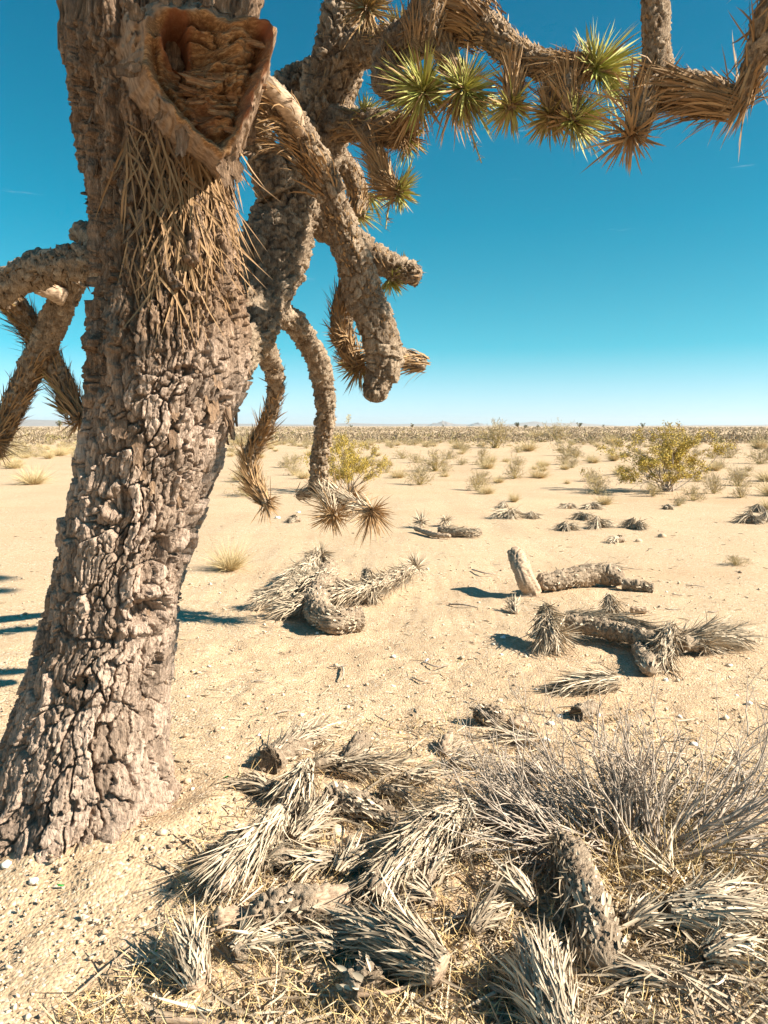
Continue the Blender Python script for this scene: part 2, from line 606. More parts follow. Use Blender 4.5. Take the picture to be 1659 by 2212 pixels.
def leaf_mat(name, dry_a, dry_b, dry_tip, g_a=(0.09, 0.14, 0.03), g_b=(0.22, 0.27, 0.06)):
    k = NT(name); at_ = k.attr()
    dry = k.mix(k.rng(at_[1], 0.55, 1.0, 0, 0.55), k.ramp(at_[0], [(0.0, dry_a), (1.0, dry_b)]), dry_tip)
    gr = k.ramp(at_[0], [(0.0, g_a), (1.0, g_b)])
    gr = k.mix(k.rng(at_[1], 0.8, 1.0, 0, 0.6), gr, (0.22, 0.13, 0.05))
    col = k.mix(at_[2], dry, gr)
    k.b.inputs['Roughness'].default_value = 0.62
    k.b.inputs['Specular IOR Level'].default_value = 0.25
    return k.done(col)


M = {}
M['trunk'] = bark_mat('trunk_bark', (0.12, 0.086, 0.066), (0.39, 0.285, 0.215), (0.68, 0.515, 0.41), gap=True)
M['limb'] = bark_mat('limb_bark', (0.10, 0.068, 0.046), (0.32, 0.235, 0.165), (0.56, 0.44, 0.325), 2.0)
M['log'] = bark_mat('weathered_log_bark', (0.17, 0.12, 0.085), (0.39, 0.295, 0.21), (0.60, 0.48, 0.36), 2.0)
M['leaf'] = leaf_mat('dagger_leaf', (0.20, 0.115, 0.055), (0.46, 0.30, 0.155), (0.30, 0.18, 0.085), (0.24, 0.27, 0.05), (0.52, 0.49, 0.17))
M['thatch'] = leaf_mat('weathered_leaf', (0.17, 0.125, 0.085), (0.70, 0.58, 0.43), (0.44, 0.35, 0.25))
M['straw'] = leaf_mat('dry_straw', (0.42, 0.28, 0.12), (0.72, 0.54, 0.28), (0.62, 0.46, 0.24))
M['shrub'] = leaf_mat('desert_twig', (0.24, 0.185, 0.13), (0.52, 0.425, 0.29), (0.56, 0.46, 0.31), (0.26, 0.19, 0.02), (0.60, 0.43, 0.06))
M['farscrub'] = leaf_mat('far_scrub_twig', (0.15, 0.11, 0.075), (0.40, 0.31, 0.20), (0.40, 0.31, 0.19), (0.16, 0.14, 0.04), (0.30, 0.25, 0.08))
M['tuft'] = leaf_mat('dry_bunchgrass', (0.44, 0.33, 0.17), (0.66, 0.53, 0.30), (0.66, 0.53, 0.30))

k = NT('bare_wood'); v = k.coord(1, 1, 1)
M['wood'] = k.done(k.ramp(k.noise(k.coord(6, 6, 30), 6, 5, 0.6), [(0.28, (0.17, 0.115, 0.08)), (0.52, (0.42, 0.31, 0.22)), (0.75, (0.60, 0.47, 0.35))]))
k.bump(k.noise(k.coord(10, 10, 50), 10, 4, 0.7), 0.5, 0.004)

k = NT('grey_stem'); at_ = k.attr()
M['stem'] = k.done(k.mix(k.rng(k.noise(k.coord(), 25, 3), 0.3, 0.7), (0.20, 0.155, 0.12), (0.56, 0.47, 0.39)))

k = NT('torn_wood'); at_ = k.attr()
grain = k.noise(k.coord(4, 4, 26), 9, 7, 0.75)
wood = k.ramp(grain, [(0.30, (0.07, 0.035, 0.02)), (0.5, (0.25, 0.135, 0.065)), (0.72, (0.55, 0.36, 0.19))])
red = k.mix(k.rng(at_[2], 0.0, 1.0), wood, (0.19, 0.065, 0.032))
brk = k.ramp(k.noise(k.coord(1, 1, 0.5), 40, 5), [(0.3, (0.16, 0.10, 0.065)), (0.7, (0.38, 0.27, 0.19))])
M['scar'] = k.done(k.mix(at_[1], brk, red))
k.bump(k.noise(k.coord(5, 5, 60), 8, 5, 0.7), 0.6, 0.006)

k = NT('desert_sand')
v = k.coord()
c1 = k.ramp(k.noise(v, 0.55, 5, 0.6), [(0.3, (0.39, 0.27, 0.165)), (0.55, (0.50, 0.36, 0.23)), (0.75, (0.57, 0.43, 0.29))])
c2 = k.ramp(k.noise(v, 55, 6, 0.75), [(0.30, (0.26, 0.175, 0.11)), (0.48, (0.48, 0.345, 0.22)), (0.68, (0.62, 0.49, 0.345))])
c = k.mix(0.5, c1, c2)
vor = k.new('ShaderNodeTexVoronoi', Scale=75.0, Randomness=1.0); k.l.new(v, vor.inputs['Vector'])
sp = k.new('ShaderNodeSeparateColor'); k.l.new(vor.outputs['Color'], sp.inputs['Color'])
grit = k.ramp(sp.outputs[0], [(0.0, (0.17, 0.12, 0.08)), (0.22, (0.47, 0.335, 0.21)), (0.8, (0.53, 0.39, 0.26)), (1.0, (0.82, 0.74, 0.62))])
c = k.mix(k.rng(k.noise(v, 1.7, 4, 0.6), 0.35, 0.65, 0.25, 0.65), c, grit)
c = k.mix(k.rng(k.noise(k.coord(1, 1.6, 1), 2.6, 6, 0.7), 0.58, 0.74, 0, 0.55), c, (0.33, 0.225, 0.145))
# reddish patches seen on the flat further out
c = k.mix(k.rng(k.noise(k.coord(0.10, 0.35, 1), 1.0, 4, 0.6), 0.52, 0.72, 0, 0.45), c, (0.44, 0.27, 0.15))
M['sand'] = k.done(c)
hb = k.noise(v, 38, 6, 0.7)
ad = k.new('ShaderNodeMath', operation='ADD'); k.l.new(hb, ad.inputs[0])
vd = k.rng(vor.outputs['Distance'], 0.0, 0.8, 0.5, 0.0); k.l.new(vd, ad.inputs[1])
k.bump(ad.outputs[0], 0.75, 0.012)

k = NT('pebble_stone'); at_ = k.attr()
M['stone'] = k.done(k.ramp(at_[0], [(0.0, (0.25, 0.19, 0.14)), (0.35, (0.52, 0.39, 0.27)), (0.8, (0.66, 0.53, 0.38)), (1.0, (0.80, 0.75, 0.67))]))

k = NT('green_glass'); k.b.inputs['Roughness'].default_value = 0.15
k.b.inputs['Base Color'].default_value = (0.03, 0.22, 0.04, 1); M['glass'] = k.m
k = NT('white_litter'); k.b.inputs['Base Color'].default_value = (0.75, 0.76, 0.78, 1); M['white'] = k.m
k = NT('far_hill'); M['hill'] = k.done(k.ramp(k.noise(k.coord(.004, .004, .01), 1, 5), [(0.3, (0.20, 0.155, 0.13)), (0.7, (0.30, 0.24, 0.20))]))
k = NT('far_tree'); at_ = k.attr()
M['fartree'] = k.done(k.ramp(at_[0], [(0, (0.05, 0.07, 0.035)), (1, (0.16, 0.18, 0.09))]))

# ------------------------------------------------------------------ the ground
def axis_pts(lo, hi, fine_lo, fine_hi, step, growth):
    a = list(np.arange(fine_lo, fine_hi, step)); s = step; x = fine_hi; right = []
    while x < hi:
        right.append(x); s *= growth; x += s
    right.append(hi)
    s = step; x = fine_lo - step; left = []
    while x > lo:
        left.append(x); s *= growth; x -= s
    left.append(lo)
    return np.array(left[::-1] + a + right)


gx = axis_pts(-7000, 7000, -2.2, 2.2, 0.026, 1.095)
gy = axis_pts(-3000, 8500, 1.5, 5.0, 0.025, 1.06)
X, Y = np.meshgrid(gx, gy)
Z = gz(X, Y)
near = smooth(14, 4, np.hypot(X, Y))
p3 = np.stack([X, Y, 0 * X], -1)
Z = Z + near * (0.007 * fbm(p3 * 8, 3, 21) - 0.010 * smooth(0.35, 0.8, fbm(p3 * 4.2, 2, 29)) + 0.0045 * fbm(p3 * 38, 2, 23))
V = np.stack([X, Y, Z], -1).reshape(-1, 3)
g = Geo().add(V, grid_quads(len(gy), len(gx), False))
tag(g.build('ground', M['sand'], sm=True), kind='structure')

# loose gravel lying on the sand
n = 22000
px, py = U(-500, 2200, n), 2700 - (2700 - 1180) * U(0, 1, n) ** 0.9
P = gp(px, py)
P = P[(np.hypot(P[:, 0], P[:, 1]) < 9)]
n = len(P)
dist = np.hypot(P[:, 0], P[:, 1])
size = 0.0022 + 0.0044 * RNG.exponential(0.55, n).clip(0, 4.5) * (0.7 + 0.12 * dist)
octv = np.array([[1, 0, 0], [-1, 0, 0], [0, 1, 0], [0, -1, 0], [0, 0, 1], [0, 0, -1]], float)
octf = np.array([[0, 2, 4], [2, 1, 4], [1, 3, 4], [3, 0, 4], [2, 0, 5], [1, 2, 5], [3, 1, 5], [0, 3, 5]])
ang = U(0, 6.28, n); ca, sa = np.cos(ang), np.sin(ang)
Vp = octv[None] * (size[:, None, None] * U(0.55, 1.3, (n, 6, 1))) * np.array([1, 1, 0.75])
Vp = Vp + RNG.normal(0, 0.25, Vp.shape) * size[:, None, None]
Vp = Vp + P[:, None]
Vp[..., 2] += (size * 0.3)[:, None]
Fp = (octf[None] + (np.arange(n) * 6)[:, None, None]).reshape(-1, 3)
tn = np.clip(np.repeat(RNG.beta(1.3, 1.5, n), 6), 0, .84)
g = Geo().add(Vp.reshape(-1, 3), None, Fp, np.stack([tn, tn, tn], -1))
tag(g.build('gravel', M['stone']), 'small tan gravel and grit strewn over the sand', 'gravel', kind='stuff')

# ------------------------------------------------------------------ the big tree: trunk
tree = empty('joshua_tree', (-1.05, 2.95, 0.0), 'huge old joshua tree with thick fissured trunk, torn limb scar and drooping limbs', 'tree')

OUT = np.array([  # y, left, right edge in picture units
    [-420, 165, 520], [-200, 150, 545], [0, 152, 560], [100, 152, 552], [200, 166, 540], [300, 180, 524], [400, 196, 512], [500, 206, 508],
    [600, 211, 515], [700, 202, 536], [770, 196, 546], [830, 192, 543], [900, 180, 520], [960, 170, 492], [1000, 165, 478], [1100, 150, 452],
    [1200, 127, 420], [1300, 106, 396], [1400, 82, 380], [1500, 54, 366], [1600, 22, 362], [1680, 0, 364], [1745, -24, 358], [1790, -60, 372], [1840, -95, 390]], float)


def trunk_depth(z):
    return 2.95 + 0.09 * np.clip(z, -0.1, 5)


rows = []
for y, l, r in OUT:
    z = 0.0
    for _ in range(8):
        Yc = trunk_depth(z); z = at(0.0, y, Yc)[2]
    a, b = at(l, y, Yc), at(r, y, Yc)
    rows.append([z, (a[0] + b[0]) / 2, (b[0] - a[0]) / 2])
rows = np.array(sorted(rows))
TZ, TXC, TR = rows.T
TR = TR - np.interp(TZ, [0, 0.5, 1.0], [0.024, 0.034, 0.040])


def trunk_xr(z):
    return np.interp(z, TZ, TXC), np.interp(z, TZ, TR)


def trunk_uv(px, py):
    """angle and height of the trunk surface seen at a picture point (front side)"""
    Yd = 2.7; th = 0
    for _ in range(12):
        p = at(px, py, Yd)
        xc, r = trunk_xr(p[2])
        s = np.clip((p[0] - xc) / r, -0.98, 0.98)
        th = math.asin(s)
        Yd = trunk_depth(p[2]) - r * math.cos(th)
    return th, p[2]


def trunk_point(th, z, off=0.0):
    xc, r = trunk_xr(z)
    return np.stack([xc + (r + off) * np.sin(th), trunk_depth(z) - (r + off) * np.cos(th), z], -1)


thf = np.concatenate([np.linspace(-1.75, 1.75, 365), np.linspace(1.75, 2 * math.pi - 1.75, 56)[1:-1]])
zz = np.concatenate([np.linspace(-0.14, 3.12, 740), np.linspace(3.2, TZ[-1], 50)[1:]])
TH, ZZ = np.meshgrid(thf, zz)
xc, rr = trunk_xr(ZZ)
kz = np.ones(15) / 15
Ro = rr.copy()
P0 = np.stack([xc + rr * np.sin(TH), trunk_depth(ZZ) - rr * np.cos(TH), ZZ], -1)
disp = np.zeros_like(ZZ)
# swirl of the bark round the old branch holes
swu, swv = np.zeros_like(ZZ), np.zeros_like(ZZ)
HOLES = [(390, 1192, 17, 26, 0.10, 1), (327, 1195, 26, 60, 0.055, 0.6), (300, 1318, 44, 30, 0.075, 1), (408, 603, 20, 26, 0.16, 1),
         (182, 1475, 26, 20, 0.03, 0.5), (262, 1085, 26, 26, 0.025, 0.6), (480, 865, 18, 14, 0.04, 0.6), (395, 800, 22, 12, 0.05, 0.4),
         (230, 700, 16, 40, 0.03, 0.4), (300, 470, 16, 60, 0.05, 0.3), (262, 560, 14, 46, 0.05, 0.2), (455, 560, 14, 40, 0.05, 0.2)]
hole_disp = np.zeros_like(ZZ)
n3 = fbm(P0 * 9, 3, 40)
for hx, hy, ax, ay, dep, rim in HOLES:
    th, z = trunk_uv(hx, hy)
    _, r = trunk_xr(z)
    sx, sz = ax * 2.7 / FPX, ay * 2.7 / FPX
    du = (TH - th) * r / sx; dz = (ZZ - z) / sz
    q = np.sqrt(du * du + dz * dz) + 0.28 * n3
    hole_disp += -dep * smooth(1.15, 0.55, q) + rim * 0.022 * np.exp(-((q - 1.5) / 0.38) ** 2)
    f = np.exp(-(q / 2.4) ** 2) * rim
    swu += f * dz * 0.9; swv += -f * du * 0.5
circ = 2 * math.pi * 0.36
low = smooth(0.95, 0.70, ZZ + 0.14 * vnoise(P0 * 3, 50)); high = smooth(1.65, 1.95, ZZ + 0.2 * vnoise(P0 * 3, 51)); mid = 1 - low - high
w1 = fbm(P0 * 7, 3, 31); w2 = fbm(P0 * 7 + 5, 3, 32)
w3 = fbm(P0 * 22, 2, 33); w4 = fbm(P0 * 22 + 5, 2, 34)
ub = TH / (2 * math.pi)
# plates of the foot: blocky, elongated, steep-sided
def plates(n, vs, seed, wu, wv, jag, tilt=0.0):
    f1, f2, c, du, dv = worley(ub * n + wu * w1 + jag * w3 + 0.10 * w5 + swu + tilt * ZZ, ZZ / vs + wv * w2 + jag * w4 + 0.10 * w6 + swv, n, seed)
    return f2 - f1, c, du, dv


w5 = fbm(P0 * 60, 2, 35); w6 = fbm(P0 * 60 + 5, 2, 36)
k1, c1, d1, e1 = plates(31, 0.17, 1, 0.28, 0.35, 0.16)
ed1 = smooth(0.06, 0.13, k1)
k1b, cc1, _, _ = plates(78, 0.065, 7, 0.3, 0.3, 0.2)
h1 = 0.058 * ed1 * (0.72 + 0.35 * c1) + 0.010 * (smooth(0.02, 0.10, k1b) - 1) * ed1 + 0.008 * (cc1 - .5) * ed1 + 0.012 * d1 * ed1
# jumbled middle
k2, c2, d2, e2 = plates(38, 0.105, 2, 0.5, 0.6, 0.2, 0.8)
ed2 = smooth(0.055, 0.13, k2)
h2 = 0.050 * ed2 * (0.5 + 0.6 * c2) + 0.014 * e2 * ed2 + 0.014 * (c2 - .5) * d2 + 0.010 * (smooth(0.02, 0.10, k1b) - 1) * ed2 + 0.010 * (cc1 - .5) * ed2
# long shaggy strips of the top
k4, c4, d4, e4 = plates(40, 0.42, 3, 0.28, 0.4, 0.18)
ed4 = smooth(0.055, 0.14, k4)
k4b, cc4, _, ee4 = plates(105, 0.16, 9, 0.4, 0.4, 0.3)
h4 = 0.050 * ed4 * (0.25 + 0.9 * c4) - 0.036 * e4 * ed4 + 0.016 * (smooth(0.02, 0.12, k4b) - .5) * (0.4 + cc4) - 0.012 * ee4
disp = low * h1 + mid * h2 + high * h4 + 0.0028 * fbm(P0 * np.array([95, 95, 30.0]), 3, 60) + 0.0022 * fbm(P0 * 120, 2, 62) + 0.020 * fbm(P0 * 4.2, 3, 61) - 0.022
# horizontal ring crack low on the bole and deep long furrows above
for zc, amp in ((0.30, 0.02), (0.53, 0.016), (0.78, 0.02)):
    disp -= amp * np.exp(-((ZZ - zc + 0.035 * w1 + 0.012 * w3) / 0.007) ** 2) * smooth(-0.3, 0.25, w2)
# buttress ribs at the foot
disp += 0.05 * smooth(0.34, -0.02, ZZ) * (0.5 + np.sin(TH * 9 + 1.7 * w1 + 0.6)) * 0.6
disp += hole_disp
rad = rr + disp
V = np.stack([xc + rad * np.sin(TH), trunk_depth(ZZ) - rad * np.cos(TH), ZZ + 0.006 * w4], -1)
cid = low * c1 + mid * c2 + high * c4
cid = np.clip(cid * 0.8 + 0.2 * cc1 + 0.10 * w3, 0, 1)
colr = np.stack([cid, low * ed1 + mid * ed2 + high * ed4, high], -1)
nu_t = len(thf)
Vt = V.reshape(-1, 3)
top_i = len(Vt)
Vt = np.vstack([Vt, [[TXC[-1], trunk_depth(TZ[-1]), TZ[-1] + 0.12]]])
Ct = np.vstack([colr.reshape(-1, 3), [[0.4, 0.5, 1]]])
j = np.arange(nu_t); base_r = (len(zz) - 1) * nu_t
tt = np.stack([np.full(nu_t, top_i), base_r + j, base_r + (j + 1) % nu_t], -1)
g = Geo().add(Vt, grid_quads(len(zz), nu_t), tt, Ct)
trunk = g.build('trunk', M['trunk'], tree, False)
trunk['label'] = 'thick leaning trunk with fissured pinkish grey bark and old holes'

# loose flakes of bark standing off the trunk
def flake_mesh(seed):
    rg = np.random.default_rng(seed)
    nx, ny = 4, 6
    uu, vv = np.meshgrid(np.linspace(-1, 1, nx), np.linspace(0, 1, ny))
    w = (0.55 + 0.45 * np.sin(vv * 2.6 + 0.4)) * (1 + 0.25 * rg.normal(size=vv.shape))
    x = uu * w * 0.5; z = -vv + 0.10 * rg.normal(size=vv.shape) * (vv > 0.9) - 0.12 * np.abs(uu) * (vv < 0.1)
    yb = 0.18 * uu * uu - 0.28 * vv ** 2 + 0.05 * rg.normal(size=vv.shape)
    fr = np.stack([x, yb, z], -1).reshape(-1, 3)
    bk = fr + np.array([0, 0.20, 0.0])
    q = grid_quads(ny, nx, False)
    nV = len(fr)
    rim = list(range(nx)) + [nx * k + nx - 1 for k in range(1, ny)] + [nx * (ny - 1) + k for k in range(nx - 2, -1, -1)] + [nx * k for k in range(ny - 2, 0, -1)]
    side = [[rim[k], rim[(k + 1) % len(rim)], rim[(k + 1) % len(rim)] + nV, rim[k] + nV] for k in range(len(rim))]
    C = np.zeros((2 * nV, 3)); C[:, 0] = rg.uniform(0.1, 0.9); C[:, 1] = 1; C[:, 2] = 1
    me = mesh_np('bark_flake', np.vstack([fr, bk]), np.vstack([q, q[:, ::-1] + nV, np.array(side)]), None, C)
    me.materials.append(M['trunk'])
    return me


FL = [flake_mesh(k) for k in range(8)]
tl = world_loc(trunk)
for k in range(250):
    z = U(1.55, 3.15) if k < 190 else U(0.15, 1.5)
    th = U(-1.9, 1.9) if k > 40 else (U(-1.75, -1.35) if k % 2 else U(1.35, 1.75))
    o = bpy.data.objects.new('bark_flake', FL[k % 8]); COL.objects.link(o); o.parent = trunk
    p = trunk_point(th, z, 0.002)
    o.location = tuple(p - tl)
    s = U(0.035, 0.085) * (1.0 if z > 1.5 else 0.7)
    o.scale = (s * U(0.35, 0.8), s * U(0.3, 0.5), s * U(0.8, 1.5))
    o.rotation_euler = (U(-0.25, 0.1), U(-0.3, 0.3), th + U(-0.2, 0.2))

# the torn limb scar
SC = at(442.0, 168.0, 2.80)
sn = nrm([0.30, -0.94, -0.10]); sxv = nrm(np.cross([0, 0, 1.0], -sn)); sxv = sxv if sxv[0] > 0 else -sxv
szv = nrm(np.cross(sxv, sn)); szv = szv if szv[2] > 0 else -szv
outl = np.array([(304, 118), (312, 84), (338, 52), (392, 48), (440, 36), (500, 50), (548, 44), (590, 60), (584, 112), (560, 165), (540, 215), (528, 262), (505, 312), (474, 338), (440, 318), (392, 274), (348, 226), (318, 176), (306, 140)], float)
ox, oz = (outl[:, 0] - 442) * 2.58 / FPX, -(outl[:, 1] - 168) * 2.58 / FPX
oa = np.arctan2(oz, ox); od = np.argsort(oa); oa, orad = oa[od], np.hypot(ox, oz)[od]
na, nr = 260, 120
al = np.arange(na) / na * 2 * math.pi - math.pi
ro = np.interp(al, np.concatenate([oa - 2 * math.pi, oa, oa + 2 * math.pi]), np.tile(orad, 3))
rho = np.concatenate([np.linspace(0.0, 1.04, 100), np.linspace(1.04, 1.16, 21)[1:]])
nr = len(rho)
AL, RH = np.meshgrid(al, rho)
RO = np.broadcast_to(ro, AL.shape)
ext = 1.0 + 2.6 * smooth(0.35, -0.25, np.cos(AL) - 0.3 * np.sin(AL))
RX = np.where(RH > 1.04, 1.04 + (RH - 1.04) * ext, RH)
lx, lz = RX * RO * np.cos(AL), RX * RO * np.sin(AL)
pp = np.stack([lx, lz, 0 * lx], -1)
jag = 1 + (0.03 * fbm(pp * 40, 3, 71) + 0.07 * fbm(pp * 11, 2, 81)) * smooth(0.7, 1.0, RH)
lx, lz = lx * jag, lz * jag
warp = fbm(pp * 7, 3, 70)
right = smooth(0.04, 0.22, lx); upper = smooth(0.0, 0.14, lz); left = smooth(-0.02, -0.14, lx - 0.35 * lz)
lip = np.exp(-((RH - 0.93) / 0.09) ** 2)
H = 0.055 * lip * np.clip(1 + 0.6 * fbm(pp * 13, 2, 82), 0.2, 2) * (0.5 + 0.75 * left + 0.55 * smooth(0.03, -0.1, lz)) + 0.03 * right * smooth(0.6, 1.0, RH) + 0.02 * upper * smooth(0.8, 0.98, RH) * fbm(pp * 14, 2, 69)
inner = smooth(0.92, 0.74, RH)
# groove just inside the rolled lip, laminated rotten wood in the middle, hole top left
H -= 0.04 * np.exp(-((RH - 0.77) / 0.05) ** 2) * smooth(0.06, -0.02, lx - 0.2)
lam = (lz * 1.0 - 0.25 * lx * lx / 0.2 + 0.05 * warp + 0.012 * fbm(pp * 22, 2, 68)) / 0.034
lamh = np.abs(np.mod(lam, 1.0) - 0.5) * 2
H += inner * (0.025 + 0.012 * lamh * (0.3 + 0.9 * np.clip(0.5 + fbm(pp * 16, 2, 73), 0, 1)) + 0.035 * fbm(pp * 11, 3, 74) + 0.02 * np.exp(-(((lx - 0.05) / 0.10) ** 2 + ((lz + 0.01) / 0.05) ** 2)))
hx, hz = (388 - 442) * 2.8 / FPX, -(112 - 168) * 2.8 / FPX
qh = np.sqrt(((lx - hx) / 0.042) ** 2 + ((lz - hz) / 0.062) ** 2) + 0.22 * fbm(pp * 18, 2, 75)
H -= 0.24 * smooth(1.15, 0.5, qh)
H -= 0.05 * np.exp(-(((lx - hx - 0.03) / 0.09) ** 2 + ((lz - hz + 0.1) / 0.1) ** 2))
H += 0.006 * fbm(pp * 60, 3, 76) + 0.030 * np.abs(fbm(pp * 20, 3, 77)) * smooth(0.96, 1.06, RH) + 0.02 * fbm(pp * np.array([9, 55, 1.0]) + warp[..., None] * 2, 3, 67) * inner
drop = smooth(1.02, 1.16, RH)
H -= drop * (0.24 + 0.16 * right)
woodm = smooth(1.0, 0.95, RH + 0.04 * fbm(pp * 30, 2, 78) + 0.06 * upper * (1 - right))
redm = np.clip(right * smooth(0.5, 0.9, RH) * (0.6 + 1.0 * fbm(pp * 14, 3, 84)) + 0.8 * smooth(1.7, 1.0, qh) + 0.4 * smooth(0.1, 0.6, fbm(pp * 9, 2, 79)) * inner, 0, 1)
H += 0.055 * smooth(-0.02, 0.16, lx) * smooth(1.0, 0.9, RH) + 0.065 * fbm(pp * 8.5, 3, 66) * inner + 0.03 * np.abs(fbm(pp * np.array([8, 22, 1.0]), 3, 83)) * inner
H -= inner * 0.045 * smooth(0.16, 0.0, np.abs(fbm(pp * np.array([5, 17, 1.0]) + 0.5 * warp[..., None], 3, 85)))
H += inner * 0.03 * np.floor(3 * (fbm(pp * np.array([6, 14, 1.0]) + 3, 2, 86))) / 3
sk = smooth(1.0, 1.05, RH)
s1, s2, scid, _, _ = worley(lx / 0.04 + 0.5 * warp, lz / 0.06 + 0.5 * fbm(pp * 12, 2, 65), 9999, 64)
H += sk * (0.03 * smooth(0.02, 0.2, s2 - s1) * (0.3 + scid) - 0.015)
V = SC + lx[..., None] * sxv + lz[..., None] * szv + H[..., None] * sn
colr = np.stack([0.5 + 0 * H, woodm, redm], -1)
q = grid_quads(nr, na)
g = Geo().add(V.reshape(-1, 3), q, None, colr.reshape(-1, 3))
scar = g.build('limb_scar', M['scar'], trunk, False)
scar['label'] = 'hollow heart-shaped orange scar where a limb tore off'

# splinters inside the scar and ragged bark round its rim
def scar_mesh(src, wood):
    me = src.copy(); me.materials.clear(); me.materials.append(M['scar'])
    n_ = len(me.vertices); c_ = np.ones((n_, 4), np.float32); c_[:, 0] = .5; c_[:, 1] = wood; c_[:, 2] = .25
    me.color_attributes['tint'].data.foreach_set('color', c_.ravel())
    return me


SWOOD = [scar_mesh(m_, 1.0) for m_ in FL[:4]]
bx = Vector(sxv); bz = Vector(szv); bn = Vector(sn)
from mathutils import Matrix
scw = world_loc(scar)
for k in range(46):
    a_ = U(-math.pi, math.pi); inside = k < 18
    i_ = int((a_ + math.pi) / (2 * math.pi) * na) % na
    if inside and a_ > 1.2: a_ -= 3.0
    i_ = int((a_ + math.pi) / (2 * math.pi) * na) % na
    q_ = U(0.25, 0.75) if inside else U(0.96, 1.05)
    if not inside and abs(a_) < 1.05: continue
    jr = int(np.argmin(np.abs(rho - q_)))
    pos = V[jr, i_] + sn * 0.004
    s_ = U(0.05, 0.10) if inside else U(0.035, 0.075)
    o = bpy.data.objects.new('wood_splinter' if inside else 'rim_bark', SWOOD[k % 4] if inside else FL[k % 8]); COL.objects.link(o); o.parent = scar
    spin = U(-.35, .35) + (math.pi / 2 if k % 2 else -math.pi / 2) if inside else math.pi / 2 - a_ + U(-.5, .5) + math.pi
    if not inside: spin = a_ + math.pi / 2 + U(-.5, .5)
    ex_ = bx * math.cos(spin) + bz * math.sin(spin); ez_ = -bx * math.sin(spin) + bz * math.cos(spin)
    R_ = Matrix((ex_, -bn, ez_)).transposed().to_4x4()
    sc_ = Matrix.Diagonal((s_ * (U(.22, .4) if inside else U(.5, .9)), s_ * .45, s_ * U(.9, 1.6), 1))
    o.matrix_local = Matrix.Translation(Vector(pos - scw)) @ R_ @ sc_

# nest of dead leaves draped on the trunk below the scar
g = Geo()
m = 380
pxs = np.clip(RNG.normal(410, 62, m), 285, 512); pys = 275 + 330 * U(0, 1, m) ** 1.1
b, dd, rf = [], [], []
for x, y in zip(pxs, pys):
    th, z = trunk_uv(x, y)
    o = nrm([math.sin(th), -math.cos(th), 0]); tg = np.array([math.cos(th), math.sin(th), 0])
    b.append(trunk_point(th, z, U(0.02, 0.05)))
    a = RNG.normal(0.12, 0.38)
    dd.append(np.array([0, 0, -1.0]) * math.cos(a) + tg * math.sin(a) + o * U(-0.02, 0.2)); rf.append(o)
bend = np.zeros((m, 3)); bend[:, 2] = -U(0.05, 0.6, m); bend[:, :2] = RNG.normal(0, 0.28, (m, 2))
g.add(*leaf_geo(b, dd, U(0.10, 0.25, m), U(0.006, 0.010, m), bend, U(0, 0.45, m), ref=np.array(rf) + RNG.normal(0, 0.4, (m, 3))))
g.build('leaf_nest', M['leaf'], tree)['label'] = 'tangle of dead leaves hanging on the bark under the scar'


# ------------------------------------------------------------------ the big tree: limbs
def pts(*a):
    return np.array([at(float(x), float(y), float(d)) for x, y, d in a])


def limb(name, P, r, parent=tree, mat='limb', **kw):
    kw['amp'] = kw.get('amp', 0.012) * 1.25
    g = Geo().add(*branch_geo(P, np.asarray(r) * 0.86, **kw))
    return g.build(name, M[mat], parent, False)


def coat(P, r, n, L, parent, name='dead_leaf_skirt', mat='leaf', **kw):
    kw['spread'] = kw.get('spread', 0.35) * 0.7
    kw['W'] = kw.get('W', 0.011) * 0.75; n = int(n * 1.25)
    o = Geo().add(*thatch_geo(P, np.asarray(r) * 0.84, n, L * 0.8, **kw)).build(name, M[mat], parent)
    o['kind'] = 'stuff'
    return o


def rosette(parent, tip, axis, name='leaf_rosette', **kw):
    kw['L'] = kw.get('L', 0.24) * 0.72
    kw['W'] = kw.get('W', 0.012) * 0.68
    kw['n'] = int(kw.get('n', 110) * 1.3)
    if kw.get('backL'): kw['backL'] *= 0.78
    return rosette_geo(np.asarray(tip, float), axis, **kw).build(name, M['leaf'], parent)


# A: second stem rising behind the trunk
PA = pts((470, 800, 3.45), (540, 690, 3.95), (578, 590, 4.3), (612, 500, 4.5), (655, 390, 4.6), (690, 280, 4.6), (722, 170, 4.6), (745, 70, 4.6), (775, -60, 4.6))
A = limb('limb', PA, [0.15, 0.155, 0.18, 0.215, 0.20, 0.175, 0.165, 0.17, 0.15], amp=0.028, cell=0.05, step=0.008, aspect=1.7, seed=3)
coat(PA, [0.17] * 3, 240, 0.16, A, tmin=0.62, tmax=1.0, spread=0.18, sgn=-1, W=0.010, tint=(0.3, 1))
coat(PA, [0.17] * 3, 120, 0.13, A, tmin=0.12, tmax=0.35, spread=0.3, sgn=-1, W=0.009, tint=(0.3, 1))
# shoulder of A on the left
limb('limb', pts((640, 300, 4.75), (610, 210, 4.85), (660, 165, 4.9), (720, 150, 4.7)), [0.10, 0.11, 0.10, 0.08], amp=0.02, cell=0.04, seed=5)
limb('limb', pts((600, 420, 4.4), (560, 330, 4.35), (545, 250, 4.2), (540, 190, 3.9)), [0.12, 0.11, 0.09, 0.08], amp=0.02, cell=0.035, seed=6)
Pn = pts((540, 230, 3.9), (590, 280, 3.75), (640, 330, 3.8))
coat(Pn, [0.05, 0.07, 0.05], 130, 0.26, A, spread=0.5, sgn=-1, sag=0.35, tint=(0, 0.8))

